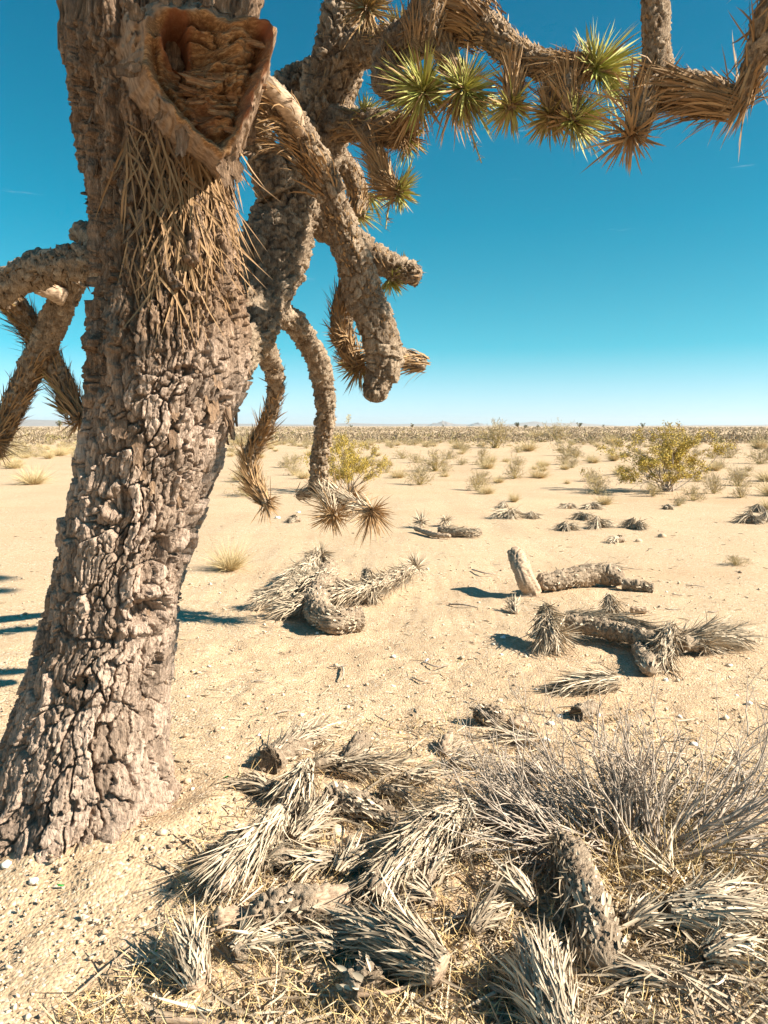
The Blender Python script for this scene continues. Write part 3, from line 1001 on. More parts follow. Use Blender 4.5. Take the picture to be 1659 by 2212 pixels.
# D: long drooping limb in front
PD = pts((535, 170, 3.12), (590, 212, 3.2), (645, 285, 3.35), (690, 365, 3.45), (728, 455, 3.55), (760, 550, 3.62), (790, 640, 3.7), (818, 715, 3.75), (828, 790, 3.8), (800, 868, 3.82))
D = limb('limb', PD, [0.058, 0.06, 0.066, 0.074, 0.080, 0.092, 0.104, 0.106, 0.096, 0.072], amp=0.015, cell=0.036, step=0.0052, aspect=1.9, lump=0.07, seed=9)
Geo().add(*branch_geo(pts((548, 160, 3.10), (590, 196, 3.155), (632, 250, 3.26), (655, 300, 3.34)), [0.035, 0.045, 0.046, 0.02], amp=0.002, cell=0.05, step=0.01, seed=12, root=True)).build('bare_patch', M['wood'], D, True)
coat(PD, [0.075, 0.08, 0.1], 130, 0.20, D, tmin=0.02, tmax=0.40, spread=0.45, sgn=-1, half=[0.1, 0.2, -1], sag=0.3, tint=(0, 0.7))
coat(PD, np.array([0.058, 0.06, 0.066, 0.074, 0.080, 0.092, 0.104, 0.106, 0.096, 0.072]), 700, 0.035, D, name='leaf_stubs', tmin=0.45, tmax=0.93, spread=0.75, sgn=-1, W=0.008, tint=(0.2, 0.9))
# F: brown leaf skirts hanging behind the end of D
PF = pts((770, 600, 3.9), (742, 660, 3.95), (742, 730, 4.0), (772, 800, 4.0))
Fm = limb('branch', PF, [0.06, 0.06, 0.06, 0.04], amp=0.01, seed=14)
coat(PF, [0.06] * 3, 420, 0.15, Fm, spread=0.55, sgn=-1, tint=(0.1, 0.9))
rosette(Fm, PF[2], [-0.9, -0.2, -0.1], n=70, L=0.16, green=0.0, cap=1.2, back=20)
rosette(Fm, PF[3], [-0.35, -0.2, -0.9], n=80, L=0.17, green=0.25, cap=1.3, back=20)
PF2 = pts((800, 770, 3.95), (860, 772, 4.0), (922, 788, 4.05))
F2 = limb('branch', PF2, [0.05, 0.055, 0.045], amp=0.01, seed=15)
coat(PF2, [0.05] * 3, 330, 0.20, F2, spread=0.35, sgn=-1, sag=0.35, tint=(0.1, 0.9))

# B and C: drooping arms behind
PB = pts((555, 680, 4.35), (590, 672, 4.6), (645, 708, 4.95), (688, 785, 5.35), (703, 870, 5.6), (695, 965, 5.8), (684, 1062, 5.9))
Bm = limb('limb', PB, [0.085, 0.082, 0.078, 0.074, 0.08, 0.078, 0.085], amp=0.018, cell=0.04, step=0.008, aspect=1.6, seed=17)
for (x0, y0, x1, y1, d0, d1, nn, grn) in ((690, 1050, 722, 1118, 5.85, 5.75, 150, 0), (705, 1055, 808, 1108, 5.9, 5.75, 170, 0), (680, 1060, 640, 1072, 5.9, 6.0, 60, 0), (700, 1060, 760, 1085, 5.95, 6.0, 110, 0)):
    Pq = pts((x0, y0, d0), ((x0 + x1) / 2, (y0 + y1) / 2, (d0 + d1) / 2), (x1, y1, d1))
    br = limb('branch', Pq, [0.05, 0.05, 0.03], parent=Bm, amp=0.008, step=0.012, seed=int(x1))
    coat(Pq, [0.045] * 3, nn, 0.20, Bm, spread=0.6, sgn=-1, tint=(0.3, 1), sag=0.1, mat='thatch')
    if x1 > 700:
        rosette(Bm, Pq[-1], nrm(Pq[-1] - Pq[0]) + np.array([0, -0.55, -0.15]), n=150, L=0.27, green=0.0, cap=1.6, back=40, tint=(0.4, 1))
PC = pts((540, 720, 4.3), (578, 765, 4.6), (596, 845, 5.0), (572, 925, 5.2), (540, 985, 5.3), (546, 1045, 5.3), (580, 1092, 5.25))
Cm = limb('limb', PC, [0.075, 0.07, 0.06, 0.05, 0.05, 0.05, 0.035], amp=0.014, cell=0.03, seed=19)
coat(PC, [0.07, 0.06, 0.05], 260, 0.13, Cm, tmin=0.15, tmax=0.6, spread=0.2, sgn=-1, tint=(0, 0.8))
coat(PC, [0.05] * 3, 520, 0.22, Cm, tmin=0.5, tmax=0.98, spread=0.55, sgn=-1, tint=(0.2, 1), sag=0.02)
rosette(Cm, PC[-1], [0.75, -0.3, -0.6], n=60, L=0.18, green=0.0, cap=1.2, back=0, tint=(0.4, 1))

# E, G: stubs to the right of A
PE = pts((660, 460, 4.55), (735, 505, 4.65), (810, 555, 4.7), (868, 585, 4.7), (912, 596, 4.68))
E = limb('limb', PE, [0.11, 0.105, 0.095, 0.085, 0.06], amp=0.02, cell=0.03, seed=21)
rosette(E, at(850.0, 612.0, 4.75), [0.6, -0.1, -0.7], n=80, L=0.20, green=0.85, cap=1.5, back=50)
rosette(E, at(872.0, 572.0, 4.82), [0.35, 0.3, 0.9], n=40, L=0.17, green=0.9, cap=1.2, back=0)
PG = pts((700, 300, 4.75), (742, 352, 4.85), (772, 410, 4.9), (768, 470, 4.9))
G_ = limb('limb', PG, [0.08, 0.078, 0.07, 0.05], amp=0.014, cell=0.03, seed=23)
coat(PG, [0.07] * 3, 160, 0.10, G_, spread=0.3, sgn=-1)
rosette(G_, at(778.0, 470.0, 4.95), [0.5, 0.1, -0.5], n=60, L=0.19, green=0.9, cap=1.6, back=10)
rosette(G_, at(800.0, 432.0, 4.95), [0.2, 0.1, -0.9], n=70, L=0.22, green=0.8, cap=1.3, back=20)

# H1: arm with rosettes at the crown centre
PH = pts((705, 262, 4.55), (765, 272, 4.4), (830, 278, 4.2), (892, 290, 4.05))
H1 = limb('limb', PH, [0.10, 0.095, 0.09, 0.07], amp=0.015, cell=0.03, seed=25)
coat(PH, [0.09] * 3, 320, 0.13, H1, tmin=0.3, tmax=1, spread=0.35, sgn=-1, tint=(0, 0.7))
rosette(H1, at(872.0, 288.0, 3.98), [0.15, -0.9, -0.1], n=120, L=0.15, green=0.0, cap=1.5, back=0, tint=(0, 0.6))
rosette(H1, at(890.0, 312.0, 4.1), [0.8, 0.1, -0.5], n=60, L=0.19, green=0.9, cap=1.5, back=30)
rosette(H1, at(782.0, 232.0, 4.3), [-0.35, -0.45, 0.75], n=80, L=0.19, green=0.8, cap=1.6, back=20)
PK = pts((800, 300, 4.2), (818, 350, 4.1), (838, 400, 4.05), (872, 418, 4.0))
K1 = limb('branch', PK, [0.06, 0.05, 0.045, 0.035], amp=0.008, seed=27)
coat(PK, [0.05] * 3, 380, 0.20, K1, spread=0.42, sgn=-1, tint=(0.3, 1))
rosette(K1, PK[-1], [0.95, -0.1, -0.25], n=120, L=0.17, green=0.85, cap=1.55, back=60)


def stalk(parent, P, r=0.006):
    g = Geo(); P = catmull(P, 12)
    g.add(*stem_geo(P, np.linspace(r, r * 0.5, 12), 5))
    for k in range(26):
        i = RNG.integers(2, 12)
        d = nrm(RNG.normal(size=3) + np.array([0, 0, -0.2]))
        g.add(*leaf_geo([P[min(i, 11)]], [d], 0.04 * U(0.5, 1.2), 0.005, None, 0.0))
    g.build('dead_flower_stalk', M['shrub'], parent)


stalk(K1, pts((845, 425, 4.0), (838, 455, 4.0), (833, 495, 4.0)))

# H2: long arm to the right
PH2 = pts((735, 110, 4.6), (800, 100, 4.4), (870, 92, 4.1), (940, 48, 3.9), (1010, 40, 3.8), (1060, 72, 3.75), (1110, 112, 3.68), (1165, 140, 3.6), (1235, 146, 3.5), (1292, 142, 3.42))
H2 = limb('limb', PH2, [0.14, 0.12, 0.10, 0.11, 0.12, 0.09, 0.075, 0.068, 0.06, 0.045], amp=0.014, cell=0.028, step=0.0075, seed=29)
coat(PH2, [0.10] * 4, 260, 0.11, H2, tmin=0.08, tmax=0.36, spread=0.25, sgn=-1, tint=(0.1, 0.8))
coat(PH2, [0.13] * 3, 420, 0.20, H2, tmin=0.33, tmax=0.55, spread=0.25, sgn=-1, sag=0.1, tint=(0, 0.6))
coat(PH2, [0.075, 0.07, 0.06], 520, 0.06, H2, tmin=0.56, tmax=0.9, spread=0.3, sgn=-1, tint=(0.1, 0.8))
coat(PH2, [0.065] * 3, 110, 0.24, H2, tmin=0.86, tmax=0.98, spread=0.3, sgn=-1, sag=0.25, tint=(0.2, 1))
rosette(H2, at(1300.0, 140.0, 3.38), [0.72, -0.5, 0.42], n=230, L=0.31, green=0.92, cap=1.75, back=30)
PH3 = pts((985, -10, 3.9), (930, 20, 3.8), (915, 110, 3.8))
H3 = limb('branch', PH3, [0.11, 0.12, 0.09], amp=0.012, seed=31)
coat(PH3, [0.11] * 3, 300, 0.20, H3, spread=0.3, sgn=-1, sag=0.1, tint=(0, 0.55))
PH4 = pts((850, 105, 4.15), (835, 165, 4.05), (880, 205, 3.9))
H4 = limb('branch', PH4, [0.09, 0.085, 0.06], amp=0.012, seed=33)
coat(PH4, [0.08] * 3, 240, 0.15, H4, spread=0.4, sgn=-1, sag=0.1, tint=(0.1, 0.9))
PH5 = pts((960, 60, 3.85), (965, 120, 3.8), (1000, 175, 3.72))
H5 = limb('branch', PH5, [0.07, 0.06, 0.045], amp=0.01, seed=35)
coat(PH5, [0.06] * 3, 150, 0.16, H5, spread=0.4, sgn=-1, tint=(0.1, 0.9))
rosette(H4, at(918.0, 188.0, 3.75), [0.22, -0.85, 0.20], n=220, L=0.27, green=0.92, cap=1.7, back=70, backL=0.24)
rosette(H4, at(900.0, 215.0, 3.85), [-0.2, -0.5, -0.7], n=70, L=0.22, green=0.0, cap=1.2, back=0, tint=(0.1, 0.8))
rosette(H5, at(1010.0, 185.0, 3.66), [0.45, -0.75, 0.10], n=210, L=0.25, green=0.92, cap=1.7, back=60)
rosette(H5, at(1000.0, 225.0, 3.75), [0.35, -0.1, -0.9], n=120, L=0.20, green=0.25, cap=1.1, back=10)
stalk(H5, pts((1010, 258, 3.7), (1022, 300, 3.7), (1040, 352, 3.7)))
rosette(H2, at(792.0, 8.0, 4.15), [0.1, -0.9, 0.1], n=150, L=0.22, green=0.15, cap=1.6, back=30, tint=(0.4, 1))
rosette(H2, at(860.0, 55.0, 4.2), [-0.3, -0.3, 0.8], n=90, L=0.2, green=0.5, cap=1.6, back=30)
# hanging rosettes
for (x, y0, y1, d, gg, nn) in ((1112, 150, 238, 3.62, 0.75, 120), (1200, 155, 262, 3.55, 0.35, 120), (1235, 160, 262, 3.42, 0.9, 150)):
    Pq = pts((x, y0, d), (x - 4, (y0 + y1) / 2, d - 0.03), (x - 8 if x < 1230 else x + 12, y1, d - 0.06))
    br = limb('branch', Pq, [0.05, 0.045, 0.035], amp=0.008, seed=x)
    coat(Pq, [0.04] * 3, 200, 0.17, br, spread=0.5, sgn=-1, tint=(0.3, 1), sag=0.0)
    ax = [0.02, -0.45, -0.9] if x < 1230 else [0.35, -0.8, -0.45]
    rosette(br, Pq[-1], ax, n=nn, L=0.22, green=gg, cap=1.3, back=30, backL=0.17)

# J: arm at the right that comes down from above, bends right and rises out of the picture
PJ0 = pts((775, -60, 4.6), (900, -260, 4.3), (1100, -330, 3.8), (1300, -300, 3.3), (1400, -180, 3.05), (1413, -60, 3.0), (1416, 50, 3.0), (1420, 168, 3.0))
J0 = limb('limb', PJ0, [0.15, 0.13, 0.11, 0.09, 0.07, 0.055, 0.053, 0.06], amp=0.010, cell=0.02, step=0.0085, seed=41, tip=False, lump=.05)
coat(PJ0, [0.15, 0.13, 0.11, 0.09, 0.07, 0.055, 0.053, 0.06], 900, 0.028, J0, name='leaf_stubs', tmin=0.6, tmax=1.0, spread=0.7, sgn=-1, W=0.009, tint=(0, 0.9))
PJ = pts((1385, 150, 3.02), (1425, 172, 3.0), (1480, 192, 2.97), (1540, 206, 2.94), (1592, 228, 2.9))
J = limb('limb', PJ, [0.05, 0.068, 0.07, 0.062, 0.04], amp=0.010, cell=0.025, seed=43)
coat(PJ, [0.07] * 3, 300, 0.26, J, tmin=0.35, spread=0.2, sgn=-1, sag=0.15, tint=(0.0, 0.7), half=[0, -0.2, -1], W=0.013)
coat(PJ, [0.07] * 3, 130, 0.12, J, tmin=0.25, spread=0.2, sgn=-1, tint=(0.0, 0.7), W=0.012)
coat(PJ, [0.06] * 3, 60, 0.34, J, spread=0.7, sgn=-1, sag=0.35, tint=(0.0, 0.5), W=0.011, half=[0, 0, -1], tmin=0.15)
PJ2 = pts((1405, 185, 3.0), (1385, 240, 2.97), (1368, 300, 2.95))
J2 = limb('branch', PJ2, [0.06, 0.055, 0.035], amp=0.010, seed=45)
coat(PJ2, [0.055] * 3, 130, 0.18, J2, spread=0.3, sgn=-1, sag=0.0, tint=(0.1, 0.8), W=0.012)
rosette(J2, at(1362.0, 305.0, 2.93), [-0.05, -0.25, -0.9], n=75, L=0.20, W=0.014, green=0.0, cap=1.75, back=20, tint=(0.2, 1))
PJ3 = pts((1588, 232, 2.9), (1612, 190, 2.86), (1640, 110, 2.8), (1668, 20, 2.75), (1720, -80, 2.7), (1830, -120, 2.55), (1960, -40, 2.45), (2020, 40, 2.4), (2060, 160, 2.38))  # outer end hangs out of view, added to shade the middle of the trunk
J3 = limb('limb', PJ3, [0.035, 0.05, 0.06, 0.06, 0.07, 0.07, 0.07, 0.07, 0.05], amp=0.010, seed=47)
coat(PJ3, [0.04, 0.045, 0.045], 150, 0.17, J3, spread=0.25, sgn=-1, sag=0.15, tint=(0, 0.65), W=0.012, tmax=0.5)
coat(PJ3, [0.04, 0.04, 0.04], 70, 0.24, J3, spread=0.8, sgn=1, sag=0.1, tint=(0, 0.65), W=0.012, tmax=0.45)
coat(PJ3, [0.07] * 3, 700, 0.28, J3, spread=0.55, sgn=-1, tint=(0, 0.65), W=0.013, tmin=0.55)
for x, y, d in ((1990, 20, 2.42), (2070, 160, 2.38), (1900, -90, 2.5)):
    rosette(J3, at(float(x), float(y), d), [0.2, -0.3, -0.6], n=130, L=0.27, W=0.014, green=0.3, cap=1.9, back=60)

# I: limbs on the left
PI = pts((250, 570, 3.35), (190, 566, 3.5), (120, 575, 3.75), (55, 592, 4.0), (-25, 628, 4.25), (-130, 640, 4.4))
I1 = limb('limb', PI, [0.085, 0.085, 0.085, 0.09, 0.09, 0.08], amp=0.018, cell=0.035, seed=51)
Geo().add(*branch_geo(pts((150, 553, 3.64), (110, 553, 3.76), (70, 562, 3.9)), [0.03, 0.042, 0.03], amp=0.002, step=0.01, root=True, seed=52)).build('bare_patch', M['wood'], I1, True)
coat(PI, [0.08] * 3, 150, 0.16, I1, spread=0.5, sgn=-1, half=[0, 0.2, -1], tint=(0, 0.5), sag=0.05)
limb('branch', pts((225, 545, 3.4), (192, 510, 3.6), (176, 500, 3.75), (160, 520, 3.8)), [0.06, 0.055, 0.05, 0.03], amp=0.012, seed=53)
PI3 = pts((160, 590, 4.15), (132, 660, 4.3), (95, 745, 4.45), (52, 830, 4.55), (10, 915, 4.6), (-45, 1010, 4.6))
I3 = limb('limb', PI3, [0.075, 0.082, 0.08, 0.08, 0.085, 0.05], amp=0.014, cell=0.03, seed=55)
coat(PI3, [0.08] * 3, 420, 0.17, I3, tmin=0.42, tmax=0.98, spread=0.4, sgn=-1, tint=(0, 0.7))
rosette(I3, at(-20.0, 960.0, 4.55), [-0.1, -0.5, -0.8], n=100, L=0.22, green=0.0, cap=1.7, back=0)
Geo().add(*branch_geo(pts((135, 640, 4.15), (112, 632, 4.1), (75, 622, 4.05)), [0.05, 0.045, 0.03], amp=0.006, step=0.01, tip=False, hollow=0.9, seed=57)).build('broken_stub', M['wood'], I3, True)
PI4 = pts((-20, 610, 4.3), (30, 660, 4.4), (78, 725, 4.5), (118, 800, 4.55), (152, 868, 4.55), (178, 912, 4.5))
I4 = limb('limb', PI4, [0.08, 0.08, 0.075, 0.075, 0.07, 0.04], amp=0.014, cell=0.03, seed=59)
coat(PI4, [0.08] * 3, 600, 0.18, I4, tmin=0.1, tmax=0.99, spread=0.38, sgn=-1, tint=(0, 0.75))
rosette(I4, PI4[-1], [0.5, -0.3, -0.7], n=90, L=0.17, green=0.0, cap=1.4, back=20)
coat(PI4, [0.08] * 3, 90, 0.22, I4, spread=0.8, sgn=-1, half=[-0.5, 0, -0.6], tint=(0, 0.4), green=0.3)

for nm_, PP_, rr_, nn_ in ((A, PA, [.15, .16, .18, .21, .2, .17, .16, .165, .15], 900), (Bm, PB, [.085, .08, .075, .075, .08, .08], 700), (E, PE, [.1, .1, .09, .08, .06], 260), (I1, PI, [.085] * 3, 420),
                           (I3, PI3, [.08] * 3, 420), (G_, PG, [.075] * 3, 200), (H1, PH, [.095] * 3, 200), (H2, PH2, [.13, .11, .1, .11, .11, .09, .075, .065, .055], 700), (Cm, PC, [.07, .06, .05], 300), (D, PD[:-1], [.055, .058, .066, .074, .080, .088, .094, .09, .076], 500)):
    coat(PP_, rr_, nn_, U(.045, .06), nm_, name='leaf_stubs', spread=.75, sgn=-1, W=.013, tint=(.1, 1), sag=0.0)

# crown above the picture, which shades the trunk
for k, (P, r) in enumerate([
        (pts((775, -60, 4.6), (1100, -420, 4.9), (1500, -430, 5.1), (1850, -270, 5.2)), [0.13, 0.11, 0.10, 0.08]),
        (pts((1500, -430, 5.1), (1750, -480, 5.4), (1960, -420, 5.6)), [0.10, 0.09, 0.07]),
        (pts((400, -300, 3.3), (760, -420, 2.75), (1150, -440, 2.4), (1500, -380, 2.2)), [0.13, 0.11, 0.09, 0.07]),
        (pts((760, -420, 2.75), (900, -560, 2.4), (1000, -760, 2.1)), [0.10, 0.09, 0.06]),
        (pts((420, -330, 3.35), (640, -520, 3.1), (900, -560, 2.9), (1100, -500, 2.75)), [0.15, 0.12, 0.10, 0.07]),
        (pts((380, -380, 3.4), (330, -640, 3.6), (180, -800, 3.9)), [0.16, 0.12, 0.08]),
        (pts((420, -380, 3.4), (560, -700, 3.9), (760, -900, 4.6)), [0.15, 0.11, 0.08])]):
    cr = limb('limb', P, r, amp=0.014, step=0.014, seed=80 + k)
    coat(P, r, 320, 0.26, cr, spread=0.75, sgn=-1, tmin=0.3, tint=(0, 0.7), W=0.014)
    rosette(cr, P[-1], P[-1] - P[-2], n=130, L=0.28, W=0.016, green=0.9, cap=1.9, back=60)
    rosette(cr, P[-2] + np.array([0, 0, 0.12]), [0.1, 0, 1], n=100, L=0.26, W=0.016, green=0.9, cap=1.7, back=40)

# ------------------------------------------------------------------ fallen dead limbs on the ground
def GP(*a):
    return np.array([gp(float(x), float(y), float(h)) for x, y, h in a])


class Fallen:
    """one fallen piece: an Empty at its base with its wood and its leaf skirts as parts"""
    def __init__(self, name, label, cat, px, py, group=None):
        self.o = empty(name, gp(float(px), float(py)), label, cat, group)

    def wood(self, P, r, name='stem', mat='log', label=None, **kw):
        kw.setdefault('amp', 0.012); kw.setdefault('step', 0.0065); kw.setdefault('cell', 0.026)
        g = Geo().add(*branch_geo(P, r, **kw)).floor(-0.02)
        o = g.build(name, M[mat], self.o, False)
        if label: o['label'] = label
        rm_ = float(np.mean(r))
        if mat == 'log' and rm_ > .042:
            n_ = int(1500 * rm_ * float(np.sum(np.linalg.norm(np.diff(P, axis=0), axis=1))) / .02 * .055)
            g = Geo().add(*thatch_geo(P, np.asarray(r) * .96, max(30, n_), .05, W=.014, spread=.55, sgn=-1, sag=0, curl=.05, tmin=.06, tmax=.94)).floor(0.0)
            g.build('leaf_stubs', M['thatch'], self.o)['kind'] = 'stuff'
        return self

    def skirt(self, P, r, n, L, mat='thatch', name='leaf_skirt', **kw):
        kw.setdefault('sgn', 1); kw.setdefault('sag', 0.10); kw.setdefault('tint', (0, 1))
        kw['W'] = kw.get('W', .011) * .64; kw['spread'] = kw.get('spread', .35) * .65; L = L * .84
        kw['sag'] = kw['sag'] + .08
        kw.setdefault('curl', .20); kw.setdefault('jit', .24)
        g = Geo().add(*thatch_geo(P, r, int(n * 1.75), L, **kw)).floor(0.002)
        g.build(name, M[mat], self.o)['kind'] = 'stuff'
        return self

    def rosette(self, tip, axis, mat='thatch', name='leaf_rosette', **kw):
        kw.setdefault('green', 0.0); kw.setdefault('back', 20)
        kw['W'] = kw.get('W', .012) * .7; kw['L'] = kw.get('L', .24) * .85
        g = rosette_geo(np.asarray(tip), axis, **kw).floor(0.002)
        g.build(name, M[mat], self.o)
        return self


# pile in front
Fallen('fallen_branch', 'dead leafy branch end with a dark open hollow at the back of the heap', 'branch', 610, 1645) \
    .wood(GP((588, 1638, .05), (640, 1608, .06), (700, 1590, .05)), [.05, .048, .03], root=False, hollow=0) \
    .skirt(GP((590, 1632, .05), (640, 1600, .07), (690, 1585, .05)), [.045, .05, .04], 260, .17, spread=.22) \
    .wood(GP((640, 1615, .05), (600, 1636, .055), (583, 1645, .055)), [.04, .048, .05], name='hollow_end', mat='log', tip=False, hollow=1.2)
Fallen('fallen_leaf_head', 'upright skirt of bleached leaves spilling to the lower left beside the hollow branch', 'dead leaves', 630, 1740) \
    .wood(GP((662, 1652, .10), (645, 1690, .08), (628, 1720, .04)), [.03, .035, .03]) \
    .skirt(GP((665, 1648, .12), (645, 1690, .09), (622, 1730, .04)), [.03, .05, .05], 250, .19, spread=.33)
Fallen('broken_stub', 'brown broken stub with a fan of grey leaves spread at its foot', 'stump', 770, 1660) \
    .wood(GP((745, 1652, .03), (765, 1625, .08), (785, 1592, .11)), [.055, .05, .04], tip=False, hollow=.5) \
    .skirt(GP((735, 1655, .05), (770, 1655, .05), (810, 1665, .03)), [.04, .05, .04], 150, .22, spread=.5)
Fallen('fallen_branch', 'long bleached leaf-covered branch running to the lower left with a round white end', 'branch', 510, 1900) \
    .wood(GP((605, 1765, .09), (540, 1830, .08), (470, 1905, .06)), [.045, .05, .04]) \
    .skirt(GP((606, 1758, .11), (545, 1825, .09), (478, 1890, .06)), [.04, .06, .055], 480, .20, spread=.16, W=.0095) \
    .wood(GP((520, 1880, .06), (490, 1905, .06), (470, 1922, .06)), [.03, .036, .034], name='cut_end', mat='wood', amp=.006, tip=True)
Fallen('fallen_leaf_head', 'fan of pale leaves pointing up and right beside the long leafy branch', 'dead leaves', 660, 1815) \
    .wood(GP((632, 1815, .02), (660, 1790, .035), (690, 1765, .04)), [.03, .03, .025]) \
    .skirt(GP((630, 1815, .03), (668, 1780, .05), (700, 1745, .05)), [.035, .05, .04], 230, .15, spread=.3, W=.009)
Fallen('fallen_log', 'short barky log behind the pale leaf fan', 'log', 780, 1755) \
    .wood(GP((700, 1712, .05), (780, 1742, .05), (862, 1775, .03)), [.052, .055, .035], amp=.02, cell=.03, root=True) \
    .skirt(GP((740, 1740, .04), (800, 1765, .04)), [.05, .05], 70, .12, spread=.6)
Fallen('fallen_branch', 'thick shaggy branch with hanging leaves and hollow lower end beside the dead shrub', 'branch', 870, 1900) \
    .wood(GP((1005, 1760, .09), (930, 1800, .09), (860, 1870, .08), (798, 1950, .05)), [.05, .06, .058, .05], tip=False, hollow=1.1, amp=.016) \
    .skirt(GP((1008, 1748, .11), (950, 1778, .11), (880, 1840, .09)), [.05, .07, .065], 420, .20, spread=.22, W=.0095) \
    .skirt(GP((900, 1820, .09), (850, 1880, .08), (805, 1940, .05)), [.06, .06, .05], 230, .16, spread=.3) \
    .skirt(GP((1005, 1760, .1), (960, 1800, .1)), [.05, .06], 120, .20, spread=.75, sag=.35)
Fallen('fallen_log', 'broken log with crusty bark and a smooth bare grey end', 'log', 640, 1975) \
    .wood(GP((535, 1992, .035), (590, 1968, .045), (650, 1952, .05), (700, 1945, .05)), [.035, .05, .052, .04], amp=.022, cell=.035, step=.005, root=True) \
    .wood(GP((640, 1955, .045), (700, 1946, .045), (752, 1938, .04)), [.036, .042, .038], name='bare_wood', mat='wood', amp=.006, tip=False)
Fallen('broken_stub', 'small stub of bare wood touching the crusty log', 'stub', 500, 1992) \
    .wood(GP((460, 1990, .03), (500, 1985, .03), (545, 1985, .02)), [.034, .03, .025], mat='wood', root=True)
Fallen('fallen_leaf_head', 'tuft of grey leaves on a whitish torn base at the heap end nearest the trunk', 'dead leaves', 420, 2130) \
    .wood(GP((430, 2140, .01), (418, 2100, .03), (408, 2070, .04)), [.04, .035, .02], mat='wood', root=True) \
    .skirt(GP((425, 2130, .02), (412, 2080, .05), (395, 2030, .07)), [.04, .05, .035], 210, .13, spread=.2, sag=0.12)
Fallen('fallen_leaf_head', 'large dark grey bundle of stiff leaves swept left from a torn white end', 'dead leaves', 880, 2110) \
    .wood(GP((955, 2098, .06), (900, 2065, .07), (840, 2040, .06)), [.045, .05, .03], mat='wood', root=False) \
    .skirt(GP((950, 2092, .07), (900, 2060, .08), (840, 2030, .07)), [.045, .065, .06], 420, .20, spread=.13, W=.0115, tint=(0, .7))\
    .skirt(GP((840, 2030, .07), (790, 2015, .05), (745, 2005, .03)), [.06, .06, .05], 190, .15, spread=.2, W=.0115, tint=(0, .7))
Fallen('hollow_stump', 'small round hollow stump lying below the dark leaf bundle', 'stump', 785, 2150) \
    .wood(GP((760, 2110, .035), (780, 2128, .045), (800, 2140, .05)), [.05, .058, .055], tip=False, hollow=1.5, amp=.014, root=True)
Fallen('fallen_trunk_piece', 'long scaly dead trunk piece leaning out of the dead shrub toward the bottom', 'log', 1280, 1990) \
    .wood(GP((1222, 1825, .10), (1258, 1915, .08), (1290, 1995, .075), (1312, 2085, .055)), [.045, .055, .062, .05], amp=.014, cell=.02, tip=True, step=.005) \
    .skirt(GP((1215, 1815, .1), (1250, 1910, .08), (1290, 2060, .05)), [.05, .055, .05], 240, .15, spread=.3, half=[-1, 0.2, -.2], tint=(0, .6))
Fallen('fallen_leaf_head', 'big sheaf of long pale leaves standing up at the bottom edge', 'dead leaves', 1180, 2200) \
    .wood(GP((1215, 2260, .02), (1195, 2190, .06), (1180, 2140, .09)), [.05, .045, .02], root=True) \
    .skirt(GP((1215, 2250, .03), (1190, 2180, .07), (1172, 2120, .09)), [.05, .07, .06], 430, .16, spread=.18, sag=0.15, W=.0115)\
    .skirt(GP((1172, 2120, .08), (1165, 2085, .07), (1160, 2060, .05)), [.06, .06, .04], 180, .14, spread=.25, sag=.3, W=.0115)
Fallen('fallen_leaf_head', 'broad fan of bleached leaves pointing right below the dead shrub', 'dead leaves', 1540, 1990) \
    .wood(GP((1445, 1970, .05), (1500, 1965, .06), (1560, 1962, .05)), [.045, .05, .03]) \
    .skirt(GP((1448, 1968, .06), (1520, 1960, .07), (1590, 1952, .06)), [.045, .065, .06], 460, .17, spread=.18, W=.0115, sag=.2)
Fallen('fallen_leaf_head', 'small crumpled fan of leaves between the shaggy branch and the leafy branch', 'dead leaves', 745, 1880) \
    .wood(GP((735, 1885, .02), (755, 1850, .035)), [.025, .02]) \
    .skirt(GP((730, 1890, .02), (760, 1845, .05)), [.03, .035], 90, .13, spread=.5)
Fallen('bark_chunk', 'dark crusty chunk of bark behind the dead shrub', 'bark', 1060, 1560) \
    .wood(GP((1030, 1540, .035), (1060, 1545, .045), (1092, 1552, .03)), [.05, .055, .04], amp=.022, cell=.03, step=.005, root=True)
Fallen('broken_stub', 'pale bare wood knob beside the crusty bark chunk', 'stub', 1118, 1566) \
    .wood(GP((1095, 1562, .02), (1118, 1560, .025), (1140, 1556, .02)), [.025, .03, .022], mat='wood', root=True)
Fallen('hollow_stump', 'little arched hollow stump end behind the dead shrub', 'stump', 1262, 1545) \
    .wood(GP((1285, 1530, .02), (1262, 1536, .035), (1245, 1543, .035)), [.04, .045, .042], tip=False, hollow=1.4, root=True)
Fallen('fallen_leaf_head', 'flattened fan of grey leaves beside the pale wood knob', 'dead leaves', 1110, 1600) \
    .wood(GP((1145, 1600, .015), (1110, 1600, .02)), [.02, .018]) \
    .skirt(GP((1160, 1595, .03), (1090, 1590, .02)), [.03, .03], 110, .2, spread=.3)
Fallen('broken_stub', 'whitish torn stub with splinters beside a green shard', 'stub', 965, 1625) \
    .wood(GP((955, 1630, .01), (965, 1605, .04), (975, 1588, .05)), [.03, .028, .02], mat='wood', root=True) \
    .skirt(GP((955, 1630, .01), (990, 1610, .02)), [.03, .03], 40, .12, spread=.6)
Fallen('fallen_leaf_head', 'small whitish bundle of leaves behind the brown broken stub', 'dead leaves', 840, 1640) \
    .wood(GP((800, 1655, .02), (840, 1645, .02)), [.018, .015]) \
    .skirt(GP((795, 1660, .02), (850, 1650, .03)), [.03, .03], 80, .2, spread=.28)

